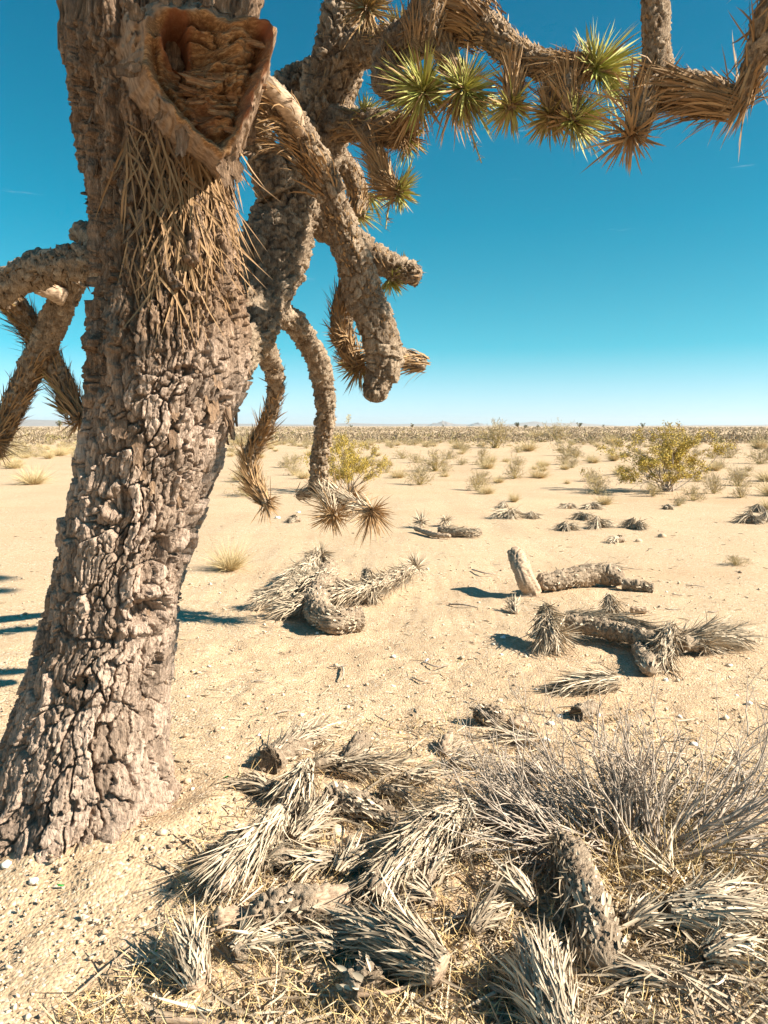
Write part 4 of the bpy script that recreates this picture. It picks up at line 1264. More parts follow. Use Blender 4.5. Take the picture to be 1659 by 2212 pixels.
# small broken bundles that fill the heap
for k, (x, y, a_, L_) in enumerate([(560, 1712, 2.6, .13), (700, 1668, .4, .14), (905, 1690, .2, .15), (850, 1730, -.5, .14), (690, 1880, 3.4, .13), (600, 1880, .3, .12), (930, 1905, 1.2, .15), (1010, 1850, .9, .15), (1065, 1790, 2.6, .16),
                                   (1120, 1950, 2.2, .15), (1040, 2010, .8, .15), (690, 2060, 2.9, .13), (1390, 2010, .3, .17), (1420, 1900, 2.4, .17), (1560, 2080, .2, .17), (1390, 2130, 2.8, .15), (545, 2060, .6, .12), (900, 1960, 2.9, .14), (1150, 1690, 2.4, .16), (1000, 1660, .3, .14)]):
    f = Fallen('leaf_bundle', 'small broken bundle of dead leaves lying among the larger pieces of the heap', 'dead leaves', x, y, 'small broken leaf bundles in the heap')
    c0 = gp(float(x), float(y), 0.0); d = np.array([math.cos(a_), math.sin(a_), 0.0])
    P = np.array([c0 - d * .06 + [0, 0, .03], c0 + [0, 0, U(.035, .06)], c0 + d * .07 + [0, 0, .025]])
    lo_ = U(0, .35)
    f.wood(P, [.022, .028, .02]).skirt(P, [.025, .04, .035], 75, L_, spread=U(.3, .7), tint=(lo_, lo_ + .6), sag=.15)

# heap further right
Fallen('fallen_leaf_head', 'dome-shaped skirt of dead leaves standing on its cut end near the leaning log', 'dead leaves', 1185, 1410) \
    .wood(GP((1175, 1312, .22), (1182, 1360, .12), (1188, 1405, .01)), [.03, .05, .06], step=.01) \
    .skirt(GP((1178, 1308, .25), (1182, 1345, .18), (1186, 1385, .08)), [.02, .05, .06], 420, .23, spread=.5, W=.0125) \
    .rosette(gp(1205., 1372., .12), [.1, -.9, -.1], n=90, L=.2, cap=1.5)
Fallen('fallen_branch', 'long shaggy dark branch lying beside the dome-shaped leaf skirt', 'branch', 1340, 1410) \
    .wood(GP((1225, 1345, .12), (1330, 1362, .11), (1430, 1392, .1)), [.06, .07, .06], step=.01) \
    .skirt(GP((1222, 1335, .14), (1330, 1350, .13), (1425, 1378, .11)), [.06, .075, .06], 700, .24, spread=.12, W=.012, tint=(0, .8)) \
    .skirt(GP((1448, 1345, .22), (1440, 1385, .14), (1430, 1435, .04)), [.03, .05, .06], 240, .22, spread=.28, W=.012, tint=(0, .8)) \
    .wood(GP((1380, 1400, .05), (1400, 1435, .05), (1405, 1452, .04)), [.05, .055, .05], name='side_stub', step=.01)
Fallen('fallen_leaf_head', 'bushy sheaf of long dead leaves spreading right from the shaggy dark branch', 'dead leaves', 1560, 1410) \
    .wood(GP((1475, 1392, .08), (1540, 1385, .08)), [.05, .04], step=.01) \
    .skirt(GP((1465, 1385, .09), (1530, 1375, .11), (1590, 1375, .08)), [.05, .07, .06], 520, .26, spread=.36, W=.012, tint=(0, .85)) \
    .rosette(gp(1530., 1395., .07), [.1, -.9, .1], n=70, L=.17, cap=1.5)
Fallen('fallen_leaf_head', 'neat cone of pale leaves behind the shaggy dark branch', 'dead leaves', 1320, 1330) \
    .wood(GP((1318, 1290, .13), (1320, 1325, .01)), [.025, .04], step=.01) \
    .skirt(GP((1315, 1284, .16), (1320, 1318, .05)), [.02, .05], 240, .19, spread=.55, W=.0125)
Fallen('broken_stub', 'small pale stub beside the neat cone of leaves', 'stub', 1385, 1325) \
    .wood(GP((1360, 1318, .03), (1400, 1318, .03)), [.035, .03], mat='wood', root=True, step=.01)
Fallen('fallen_leaf_head', 'little spiky leaf tuft beside the dome-shaped leaf skirt', 'dead leaves', 1112, 1325) \
    .wood(GP((1112, 1305, .06), (1112, 1325, .01)), [.02, .03], step=.01) \
    .skirt(GP((1112, 1325, .01), (1108, 1300, .08)), [.03, .03], 90, .13, spread=.5)
Fallen('fallen_leaf_head', 'flat swept bundle of leaves in front of the shaggy dark branch', 'dead leaves', 1270, 1495) \
    .wood(GP((1330, 1480, .03), (1270, 1482, .03)), [.03, .025], step=.01) \
    .skirt(GP((1335, 1470, .07), (1270, 1472, .06), (1215, 1485, .03)), [.05, .055, .04], 300, .21, spread=.17, W=.011)
# the leaning log
Fallen('fallen_log', 'long barky log with a pale barkless stump rising at its left end', 'log', 1260, 1282) \
    .wood(GP((1160, 1262, .08), (1225, 1250, .10), (1290, 1240, .12), (1350, 1250, .09)), [.075, .09, .095, .08], amp=.026, cell=.045, step=.011, root=True) \
    .wood(GP((1345, 1262, .05), (1380, 1266, .05), (1412, 1270, .045)), [.05, .05, .042], name='thin_end', amp=.018, step=.011, tip=False, hollow=.4) \
    .wood(GP((1150, 1282, .0), (1136, 1250, .16), (1124, 1220, .27), (1112, 1196, .36)), [.09, .082, .076, .074], name='bare_stump', mat='wood', amp=.014, cell=.06, aspect=4, tip=False, hollow=1.4, step=.010, label='pale barkless stump rising from the log') \
    .skirt(GP((1250, 1230, .18), (1330, 1228, .18)), [.04, .04], 120, .2, spread=.25, W=.011, tint=(0, .6))

# middle heap
Fallen('fallen_branch', 'big fallen curved branch with a sawn pinkish end and shaggy leafy forks', 'branch', 700, 1345) \
    .wood(GP((712, 1225, .10), (700, 1260, .12), (682, 1305, .11), (712, 1340, .10), (780, 1338, .10)), [.09, .1, .105, .105, .092], amp=.022, cell=.03, step=.008, tip=False, hollow=.25) \
    .skirt(GP((705, 1245, .16), (630, 1275, .16), (560, 1300, .07)), [.10, .12, .08], 620, .16, spread=.35, W=.0125) \
    .skirt(GP((700, 1290, .12), (640, 1310, .1), (600, 1320, .06)), [.06, .07, .05], 300, .2, spread=.5, W=.0125) \
    .skirt(GP((690, 1190, .27), (660, 1225, .2), (620, 1265, .08)), [.05, .08, .08], 420, .22, spread=.35, W=.0125) \
    .rosette(gp(700., 1196., .26), [.75, -.55, .2], n=110, L=.24, cap=1.4, W=.0125) \
    .skirt(GP((720, 1285, .12), (800, 1268, .14), (890, 1228, .16)), [.07, .09, .06], 620, .22, spread=.4, sgn=-1, W=.0125) \
    .rosette(gp(905., 1222., .18), [.65, -.4, .55], n=110, L=.22, cap=1.5, W=.0125) \
    .skirt(GP((793, 1232, .26), (797, 1262, .16), (800, 1290, .06)), [.045, .06, .06], 330, .2, spread=.35, W=.0125) \
    .wood(GP((800, 1290, .02), (796, 1250, .2), (793, 1230, .28)), [.06, .05, .04], name='upright_stub', tip=False, step=.011) \
    .wood(GP((690, 1250, .1), (790, 1268, .12), (890, 1232, .14)), [.05, .05, .03], name='fork', step=.012)

# smaller remains strewn behind
Fallen('fallen_branch', 'slim bare branch with two spiky dead leaf balls behind the curved branch', 'branch', 960, 1158) \
    .wood(GP((898, 1142, .06), (940, 1155, .05), (975, 1158, .04)), [.03, .04, .03], mat='wood', step=.012) \
    .wood(GP((950, 1145, .08), (990, 1150, .07), (1042, 1150, .05)), [.06, .06, .05], name='fork', step=.014, amp=.02) \
    .rosette(gp(910., 1125., .12), [-.1, -.5, .6], n=110, L=.19, W=.015, cap=2.2) \
    .rosette(gp(965., 1122., .12), [.4, -.5, .6], n=110, L=.19, W=.015, cap=2.0) \
    .skirt(GP((950, 1145, .1), (1030, 1150, .08)), [.06, .05], 140, .16, spread=.3, W=.014)
small = [(1100, 1118, 'low grey skirt of dead leaves near the slim bare branch', .20), (1147, 1120, 'low grey skirt of dead leaves near the slim bare branch', .16),
         (1225, 1145, 'shaggy dark dead leaf clump in the row behind the leaning log', .19), (1292, 1140, 'shaggy dark dead leaf clump in the row behind the leaning log', .2),
         (1372, 1142, 'shaggy dark dead leaf clump in the row behind the leaning log', .2), (1338, 1172, 'pale dead leaf clump swept left behind the leaning log', .17),
         (1228, 1098, 'small dead leaf clump between the two grey shrubs', .17), (1275, 1100, 'small dead leaf clump between the two grey shrubs', .16),
         (1090, 1096, 'small dark dead leaf clump beside a straw tuft', .16), (1640, 1105, 'dark dead leaf heap at the foot of a low shrub', .2), (1620, 1130, 'dark dead leaf heap at the foot of a low shrub', .2),
         (1655, 1128, 'dark dead leaf heap at the foot of a low shrub', .2), (1262, 1122, 'shaggy dark dead leaf clump in the row behind the leaning log', .14), (640, 1128, 'small dead leaf clump below the drooping arm', .14),
         (1440, 1100, 'tiny dead leaf clump near the yellow creosote', .1)]
for k, (x, y, lab, L) in enumerate(small):
    f = Fallen('dead_leaf_clump', lab, 'dead leaves', x, y, 'small dead leaf clumps behind the leaning log')
    c0 = gp(float(x), float(y), 0.0)
    tn = (0, .75) if k not in (5, 0) else (.4, 1)
    a = U(0, 6.28)
    for j_ in range(int(RNG.integers(2, 4))):
        a += U(1.2, 2.6); q = U(.8, 1.5) * L
        d = np.array([math.cos(a), math.sin(a) * .6, 0])
        P = np.array([c0 + d * .02 + [0, 0, q * U(.3, .75)], c0 + d * q * .4 + [0, 0, q * .35], c0 + d * q * .8 + [0, 0, .02]])
        f.skirt(P, [.02, .05, .06], 75, q, spread=U(.4, .9), W=.017, tint=tn, sag=.3)
    f.wood(np.array([c0 + [-.05, 0, .01], c0 + [.02, 0, .05], c0 + [.08, .03, .02]]), [.03, .04, .03], step=.015)

# ------------------------------------------------------------------ loose stems, sticks, leaves and stones
def stick(px0, pts_, r, label, mat='stem', name='stick'):
    P = GP(*pts_)
    f = catmull(P, 14)
    f[:, 2] = np.maximum(f[:, 2], gz(f[:, 0], f[:, 1]) + r * .6)
    g = Geo().add(*stem_geo(f, np.linspace(r, r * .5, 14), 6))
    base = f[0].copy()
    o = g.build(name, M[mat], None, True, origin=base)
    tag(o, label, 'stick')
    return o


stick(0, [(85, 2195, .01), (160, 2150, .02), (230, 2090, .02), (305, 2030, .02)], .006, 'long thin pale stalk lying on bare sand at the left of the heap', 'wood')
stick(0, [(735, 2150, .02), (830, 2145, .03), (930, 2112, .02)], .008, 'pale curved stalk in front of the hollow stump', 'wood')
stick(0, [(690, 2055, .005), (740, 2098, .01), (800, 2140, .01), (840, 2152, .01)], .004, 'thin dark twig curving beside the hollow stump')
stick(0, [(340, 2203, .01), (420, 2207, .02), (520, 2212, .01)], .012, 'thick pale stick at the bottom edge', 'wood')
stick(0, [(740, 1440, .01), (742, 1455, .03), (735, 1470, .01)], .007, 'small dark forked twig on open sand in front of the curved branch')
stick(0, [(915, 1430, .01), (945, 1440, .02), (975, 1434, .015)], .006, 'thin crooked twig beside a scrap of white litter')
stick(0, [(1020, 1230, .02), (1048, 1238, .04), (1070, 1240, .02)], .010, 'dark crooked twig left of the leaning log')
stick(0, [(970, 1305, .01), (1000, 1306, .02), (1030, 1312, .01)], .009, 'short straight stick below the shadow of the stump')
stick(0, [(1230, 1880, .05), (1255, 1870, .06), (1285, 1855, .06), (1300, 1850, .04)], .005, 'pale stick lying across the scaly trunk piece', 'wood')
stick(0, [(1100, 1920, .02), (1170, 1880, .04), (1190, 1800, .06), (1195, 1740, .1)], .006, 'silvery bent twig leaning left of the scaly trunk piece', 'wood')
stick(0, [(455, 2010, .06), (520, 1985, .07), (570, 1975, .08)], .005, 'thin pale stalk resting on the small bare stub', 'wood')
for k in range(16):
    x, y = U(420, 1640), U(1180, 1540)
    a = U(-.5, .5); l = U(20, 55)
    stick(0, [(x, y, .008), (x + l * .5, y + l * a * .3 + U(-4, 4), .012), (x + l, y + l * a * .4, .008)], U(.003, .006), 'small dark twig lying on open sand', name='twig')['group'] = 'small twigs on the open sand'

# single loose leaves
def loose_leaf_mesh(seed):
    bd = np.array([[RNG.normal(0, .1), RNG.normal(0, .1), U(.02, .16)]])
    V, Q, T, C = leaf_geo([[0, 0, 0]], [[1, 0, .02]], .23, .013, bd, U(0.3, 1), 0, ref=np.array([[0, 0.2, 1.0]]))
    V2 = V - [0, 0, .003]
    me = mesh_np('dead_leaf', np.vstack([V, V2]), np.vstack([Q, Q[:, ::-1] + len(V)]), np.vstack([T, T[:, ::-1] + len(V)]), np.vstack([C, C]))
    me.materials.append(M['thatch'])
    return me


LL = [loose_leaf_mesh(k) for k in range(10)]
POLY = [(480, 1690), (560, 1590), (800, 1560), (1000, 1530), (1400, 1520), (1659, 1640), (2100, 1720), (2100, 2560), (100, 2560), (120, 2200), (330, 2060), (390, 1890)]


def in_poly(x, y, poly):
    c = np.zeros(x.shape, bool); j = len(poly) - 1
    for i in range(len(poly)):
        xi, yi = poly[i]; xj, yj = poly[j]
        c ^= ((yi > y) != (yj > y)) & (x < (xj - xi) * (y - yi) / (yj - yi + 1e-9) + xi)
        j = i
    return c


def litter_points(n, bias=None, poly=POLY):
    out = []
    while len(out) < n:
        x, y = U(60, 2100, 4000), U(1500, 2560, 4000)
        m = in_poly(x, y, poly)
        p = gp(x, y)
        nn = vnoise(np.stack([p[:, 0] * 3.2, p[:, 1] * 3.2, 0 * x], -1), 90)
        m &= U(-1, .7, 4000) < nn
        if bias is not None:
            m &= U(0, 1, 4000) < bias(x, y)
        out += list(np.stack([x, y], -1)[m])
    return np.array(out[:n])


right_bias = lambda x, y: np.clip(.25 + .75 * smooth(900, 1350, x) * smooth(1550, 1750, y), 0, 1)
for x, y in litter_points(230, right_bias):
    if x > 1670 or y > 2230: continue
    p = gp(x, y, .006)
    o = bpy.data.objects.new('dead_leaf', LL[RNG.integers(10)]); COL.objects.link(o)
    o.location = tuple(p + [0, 0, .004]); s = U(.5, 1.2); o.scale = (s, s, s)
    o.rotation_euler = (U(-.4, .4), U(-.25, .12), U(0, 6.28))
    tag(o, 'single fallen dagger leaf lying loose in the litter around the heap', 'leaf', 'loose dead leaves around the heap')
# the rest of the litter
pl = litter_points(9500, right_bias)
P = gp(pl[:, 0], pl[:, 1], .006); n = len(P)
a = U(0, 6.28, n); d = np.stack([np.cos(a), np.sin(a), RNG.normal(.05, .12, n)], -1)
bend = RNG.normal(0, .15, (n, 3))
g = Geo().add(*leaf_geo(P, d, U(.03, .19, n), U(.004, .010, n), bend, RNG.beta(.8, 1.3, n), 0)).floor(.002)
tag(g.build('leaf_litter', M['thatch']), 'grey broken leaf and bark litter covering the ground of the heap', 'leaf litter', kind='stuff')
pl = litter_points(13000)
P = gp(pl[:, 0], pl[:, 1], .0); n = len(P)
a = U(0, 6.28, n); d = np.stack([np.cos(a) * U(.2, 1, n), np.sin(a) * U(.2, 1, n), U(.15, 1.0, n)], -1)
bend = RNG.normal(0, .3, (n, 3)); bend[:, 2] -= .2
g = Geo().add(*leaf_geo(P, d, U(.03, .11, n), U(.0016, .0034, n), bend, None, 0)).floor(.001)
tag(g.build('dry_grass', M['straw']), 'fine golden dry grass growing through the heap', 'grass', kind='stuff')
# dead splinters across the open flat
n = 2600
x, y = U(-300, 2000, n), 1120 + 700 * U(0, 1, n) ** 1.4
P = gp(x, y, .003); a = U(0, 6.28, n)
d = np.stack([np.cos(a), np.sin(a), U(-.02, .15, n)], -1)
g = Geo().add(*leaf_geo(P, d, U(.02, .11, n), U(.003, .010, n), RNG.normal(0, .12, (n, 3)), U(0, .6, n), 0)).floor(.001)
tag(g.build('splinters', M['shrub']), 'tiny dark twig splinters scattered over the open sand', 'splinters', kind='stuff')

n = 420
th_ = U(-1.9, 1.9, n); rr2 = .42 + .30 * RNG.exponential(.5, n)
P = np.stack([-1.07 + rr2 * np.sin(th_) * 1.05, 2.95 - rr2 * np.cos(th_), 0 * th_], -1)
pl = litter_points(900, right_bias); P = np.vstack([P, gp(pl[:, 0], pl[:, 1], 0.)]); n = len(P)
P[:, 2] = gz(P[:, 0], P[:, 1])
sz_ = U(.004, .015, n) * (.6 + .6 * (U(0, 1, n) < .2))
Vp = octv[None] * (sz_[:, None, None] * U(.5, 1.3, (n, 6, 1))) * np.array([1.2, .8, .35])
a = U(0, 6.28, n); Vp = np.stack([Vp[..., 0] * np.cos(a)[:, None] - Vp[..., 1] * np.sin(a)[:, None], Vp[..., 0] * np.sin(a)[:, None] + Vp[..., 1] * np.cos(a)[:, None], Vp[..., 2] + RNG.normal(0, .2, (n, 6)) * sz_[:, None]], -1) + P[:, None]
Vp[..., 2] += (sz_ * .2)[:, None]
g = Geo().add(Vp.reshape(-1, 3), None, (octf[None] + (np.arange(n) * 6)[:, None, None]).reshape(-1, 3), np.repeat(np.stack([U(0, .8, n), U(.5, 1, n), 0 * a], -1), 6, 0))
tag(g.build('bark_litter', M['log']), 'shed brown bark chips lying round the trunk foot and heap', 'bark chips', kind='stuff')

# stones
iv, itri = ico(2)
SM = []
for k in range(6):
    w = iv * np.array([1, U(.6, .95), U(.45, .75)]); w = w * (1 + .22 * fbm(iv * 1.6 + k * 7, 2, k))[:, None]
    w = w + .05 * fbm(iv * 5 + k, 2, 40 + k)[:, None] * iv
    tn = (0.95, .55, .3, .7, .95, .45)[k]
    me = mesh_np('stone', w, None, itri, np.full((len(w), 3), tn)); me.materials.append(M['stone']); SM.append(me)
SPOT = [(768, 1600, .016, 0), (30, 1738, .02, 0), (46, 1330, .02, 4), (15, 1870, .02, 0), (72, 1905, .016, 0), (700, 1340, .02, 3), (1190, 1565, .02, 0), (452, 1440, .016, 4),
        (600, 1120, .05, 0), (645, 1108, .05, 4), (1430, 1160, .06, 2), (1380, 1170, .05, 5), (1210, 1550, .02, 0), (230, 1475, .012, 4), (490, 1640, .02, 3), (405, 1690, .02, 2), (350, 1800, .018, 3),
        (480, 1575, .014, 0), (840, 1400, .014, 2), (1080, 1515, .02, 1), (1500, 1610, .02, 0), (1180, 1600, .022, 4), (745, 1775, .02, 3), (730, 1800, .035, 3), (760, 1820, .03, 3), (600, 2030, .03, 2), (625, 2010, .025, 5)]
for x, y, s, k in SPOT + [(U(380, 1640), U(1170, 1560), U(.008, .018), RNG.integers(6)) for _ in range(60)]:
    o = bpy.data.objects.new('stone', SM[int(k)]); COL.objects.link(o)
    p = gp(float(x), float(y)); o.location = tuple(p + [0, 0, s * .2]); o.scale = (s, s, s); o.rotation_euler = (0, 0, U(0, 6.28))
    if int(k) in (0, 4):
        tag(o, 'small whitish stone lying on the sand', 'stone', 'whitish stones on the sand')
    else:
        tag(o, 'small tan or brown stone lying on the sand', 'stone', 'tan stones on the sand')

# green shards and scraps of litter
sh = np.array([[0, 0, 0], [1, .15, 0], [.55, .7, .08], [.1, .5, 0]]); shv = np.vstack([sh, sh + [0, 0, .12]])
me_s = mesh_np('glass_shard', shv, [[0, 3, 2, 1], [4, 5, 6, 7], [0, 1, 5, 4], [1, 2, 6, 5], [2, 3, 7, 6], [3, 0, 4, 7]]); me_s.materials.append(M['glass'])
me_w = mesh_np('paper_scrap', shv * [1, 1, 1] + [[0, 0, 0], [0, 0, .1], [0, 0, .4], [0, 0, .1]] * 2, [[0, 3, 2, 1], [4, 5, 6, 7], [0, 1, 5, 4], [1, 2, 6, 5], [2, 3, 7, 6], [3, 0, 4, 7]]); me_w.materials.append(M['white'])
for x, y, s in [(140, 1912, .03), (565, 1542, .022), (512, 1610, .018), (484, 1681, .026), (845, 1447, .022), (993, 1428, .02), (960, 1540, .018), (675, 1838, .03), (935, 1642, .05), (325, 2060, .03), (730, 1560, .014), (875, 1680, .02)]:
    o = bpy.data.objects.new('glass_shard', me_s); COL.objects.link(o); o.location = tuple(gp(float(x), float(y), .003)); o.scale = (s, s * .6, s * .5); o.rotation_euler = (U(-.2, .2), U(-.3, .3), U(0, 6.28))
    tag(o, 'tiny bright green shard lying on the ground', 'shard', 'green shards on the ground')
for x, y, s in [(918, 1428, .05), (1080, 1378, .05), (555, 1590, .02), (840, 1622, .02)]:
    o = bpy.data.objects.new('paper_scrap', me_w); COL.objects.link(o); o.location = tuple(gp(float(x), float(y), .003)); o.scale = (s, s * .7, s); o.rotation_euler = (0, 0, U(0, 6.28))
    tag(o, 'small crumpled white scrap lying on the sand', 'litter', 'white scraps on the sand')

# ------------------------------------------------------------------ dead shrub in the foreground
c0 = gp(1375., 1850.)
shrub = empty('dead_shrub', c0, 'large bare grey twiggy shrub growing beside the scaly trunk piece', 'shrub')
for k in range(235):
    if k < 125:      # leaning to the left, dark and dense
        az = U(2.2, 3.6); el = U(.08, .7); L = U(.28, .54); b = c0 + [U(-.24, .02), U(-.03, .08), 0]
    elif k < 195:   # upright pale ones
        az = U(.4, 2.9); el = U(.75, 1.45); L = U(.26, .44); b = c0 + [U(-.12, .1), U(-.05, .08), 0]
    else:           # to the right
        az = U(-.6, .8); el = U(.2, .75); L = U(.4, .75); b = c0 + [U(0, .25), U(-.05, .08), 0]
    d = np.array([math.cos(az) * math.cos(el), math.sin(az) * math.cos(el), math.sin(el)])
    out = []
    twig_paths(b + [0, 0, -.01], d, L, U(.0036, .0072), 2, out, wob=.20, kids=(1, 3), droop=.01, ang=.5)
    g = Geo()
    for P, r in out:
        P[:, 2] = np.maximum(P[:, 2], gz(P[:, 0], P[:, 1]) + .004)
        g.add(*stem_geo(P, np.maximum(r, .0011), 4))
    g.build('stem', M['stem'], shrub, True)
# straw under it
n = 500
a = U(0, 6.28, n); rr_ = np.sqrt(U(0, 1, n)) * .35
P = np.stack([c0[0] + rr_ * np.cos(a), c0[1] + rr_ * np.sin(a) * .8, 0 * a], -1); P[:, 2] = gz(P[:, 0], P[:, 1])
d = np.stack([RNG.normal(0, .5, n), RNG.normal(0, .5, n), U(.4, 1, n)], -1)
Geo().add(*leaf_geo(P, d, U(.08, .22, n), .0028, RNG.normal(0, .2, (n, 3)), None, 0)).floor(.001).build('dry_leaves', M['straw'], shrub)

# ------------------------------------------------------------------ shrubs of the plain
def proto_meshes(kind, seed):
    global RNG, U
    keep = RNG
    RNG = np.random.default_rng(seed); U = RNG.uniform
    parts = []
    if kind == 'tuft':
        n = 760
        az = U(0, 6.28, n); el = np.arccos(U(0.25, 1, n) ** .7); d = np.stack([np.cos(az) * np.sin(el), np.sin(az) * np.sin(el), np.cos(el)], -1)
        b = np.stack([np.cos(az) * .12 * U(0, 1, n), np.sin(az) * .12 * U(0, 1, n), 0 * az], -1)
        bd = RNG.normal(0, .26, (n, 3)); bd[:, 2] -= .15
        parts.append(('blades', Geo().add(*leaf_geo(b, d, U(.2, .58, n), U(.003, .0065, n), bend=bd)), 'tuft'))
    elif kind == 'grey':
        g = Geo(); out = []
        for k in range(38):
            az = U(0, 6.28); el = U(.2, 1.5); d = [math.cos(az) * math.cos(el), math.sin(az) * math.cos(el), math.sin(el)]
            twig_paths([U(-.06, .06), U(-.06, .06), 0], d, U(.3, .52), .008, 2, out, wob=.3, kids=(2, 4))
        for P, r in out:
            P[:, 2] = np.maximum(P[:, 2], .005)
            g.add(*stem_geo(P[::2] if len(P) > 4 else P, np.maximum(r[::2], .003), 3))
        parts.append(('twigs', g, 'shrub'))
        n = 1300; ii = RNG.integers(len(out), size=n); b = np.array([out[i][0][-1 - RNG.integers(2)] for i in ii])
        d = RNG.normal(0, 1, (n, 3)) + [0, 0, .8]
        parts.append(('dry_leaves', Geo().add(*leaf_geo(b, d, U(.03, .10, n), .007)), 'shrub'))
    elif kind == 'creosote':
        g = Geo(); out = []
        for k in range(24):
            az = U(0, 6.28); el = U(.55, 1.45); d = [math.cos(az) * math.cos(el), math.sin(az) * math.cos(el), math.sin(el)]
            twig_paths([U(-.08, .08), U(-.08, .08), 0], d, U(.62, 1.0), .014, 3, out, wob=.28, kids=(2, 3), ang=.6)
        for P, r in out:
            P[:, 2] = np.maximum(P[:, 2], .01)
            g.add(*stem_geo(P, np.maximum(r, .0028), 3))
        parts.append(('stems', g, 'stem'))
        tips = np.vstack([o[0][3:] for o in out if o[1][0] < .006])
        tips = tips[tips[:, 2] > .22]
        n = 16000; b = tips[RNG.integers(len(tips), size=n)] + RNG.normal(0, .032, (n, 3))
        parts.append(('foliage', Geo().add(*chip_geo(b, RNG.normal(0, 1, (n, 3)) + [0, 0, .5], U(.02, .046, n), U(.012, .022, n), U(0, 1, n), np.clip(RNG.normal(.88, .12, n), 0, 1))), 'shrub'))
    RNG = keep; U = RNG.uniform
    res = []
    for nm, g, m in parts:
        V, Q, T, C = g.arrays()
        me = mesh_np(nm, V, Q, T, C); me.materials.append(M[m]); res.append((nm, me))
    return res


PR = {'tuft': [proto_meshes('tuft', 100 + k) for k in range(4)], 'grey': [proto_meshes('grey', 200 + k) for k in range(4)], 'creosote': [proto_meshes('creosote', 300 + k) for k in range(3)]}
NAME = {'tuft': 'bunchgrass_tuft', 'grey': 'grey_shrub', 'creosote': 'creosote_bush'}


def plant(kind, v, p, s, sz, label, group, cat=None, rot=None):
    o = empty(NAME[kind], p, label, cat or ('shrub' if kind != 'tuft' else 'grass'), group)
    o.scale = (s, s, sz); o.rotation_euler = (0, 0, U(0, 6.28) if rot is None else rot)
    for nm, me in PR[kind][v]:
        c = bpy.data.objects.new(nm, me); COL.objects.link(c); c.parent = o
    return o


SIZE_G = 'grey twiggy shrubs of the plain', 'pale bunchgrass clumps of the plain'


def plain_label(kd, s, sz):
    big = s * sz
    if kd == 'grey':
        return ('ankle-high grey-brown twiggy shrub on the open plain' if big < .45 else 'knee-high dry grey-brown twiggy shrub on the open plain' if big < 1.0 else 'wide waist-high grey twiggy shrub on the open plain')
    return ('very small pale tuft of dry bunchgrass on the open plain' if big < .45 else 'rounded knee-high clump of pale dry bunchgrass on the plain' if big < 1.0 else 'large spreading clump of pale dry bunchgrass on the plain')


def px_size(py_base, wpx):
    p = gp(830., float(py_base)); return wpx * math.hypot(p[1], CAM_H) / FPX


# big creosotes
p = gp(1442., 1062.); plant('creosote', 2, p, 1.36, 1.2, 'big yellow-green creosote bush with bare grey lower stems rising above the horizon', None, 'bush', .4)
p = gp(757., 1062.); plant('creosote', 1, p, .92, 1.12, 'yellow creosote bush behind the drooping arm of the tree', None, 'bush', 1.0)
NAMED = [('grey', 940, 1018, 72, 48), ('grey', 1112, 1034, 52, 46), ('grey', 1030, 1060, 44, 42), ('grey', 1226, 985, 64, 40), ('tuft', 1325, 996, 42, 36), ('grey', 1288, 1066, 62, 46),
         ('grey', 1070, 968, 90, 55), ('tuft', 72, 1046, 95, 48), ('tuft', 30, 1012, 66, 34), ('tuft', 128, 985, 50, 26), ('grey', 1542, 1066, 46, 42), ('grey', 1592, 1034, 46, 28), ('grey', 1640, 1002, 60, 34),
         ('grey', 1600, 1075, 40, 34), ('grey', 1410, 1072, 44, 30), ('tuft', 1140, 975, 60, 32), ('tuft', 1480, 955, 60, 28), ('grey', 1200, 950, 66, 38), ('tuft', 1160, 950, 50, 30), ('grey', 1465, 1092, 40, 26),
         ('tuft', 990, 970, 46, 26), ('grey', 900, 1000, 40, 22), ('tuft', 1060, 1000, 36, 24), ('tuft', 1320, 960, 50, 30), ('grey', 1575, 990, 50, 26), ('tuft', 1640, 970, 54, 34), ('grey', 520, 965, 46, 24),
         ('tuft', 560, 990, 36, 20), ('grey', 620, 1010, 40, 26), ('grey', 830, 1010, 34, 20), ('tuft', 1170, 1010, 26, 18), ('grey', 60, 985, 60, 30), ('tuft', 1290, 1035, 24, 16), ('grey', 1335, 1030, 24, 12),
         ('grey', 1590, 1220, 60, 22), ('grey', 1045, 1030, 30, 16), ('tuft', 1225, 1045, 20, 14)]
for k, (kd, x, y, w, h) in enumerate(NAMED):
    p = gp(float(x), float(y)); s = px_size(y, w)
    b = 1.0 if kd == 'grey' else .95
    sz = px_size(y, h) / (.62 if kd == 'grey' else .52)
    plant(kd, k % 4, p - [0, 0, .01], s / b, sz, plain_label(kd, s / b, sz),
          'grey twiggy shrubs of the plain' if kd == 'grey' else 'pale bunchgrass clumps of the plain')
p = gp(497., 1232.); plant('tuft', 1, p, .62, .75, 'fluffy straw-coloured grass tuft close behind the big trunk', None)
p = gp(1110., 1085.); plant('tuft', 2, p, .35, .55, 'thin golden grass wisps near the small dead leaf clumps', None)
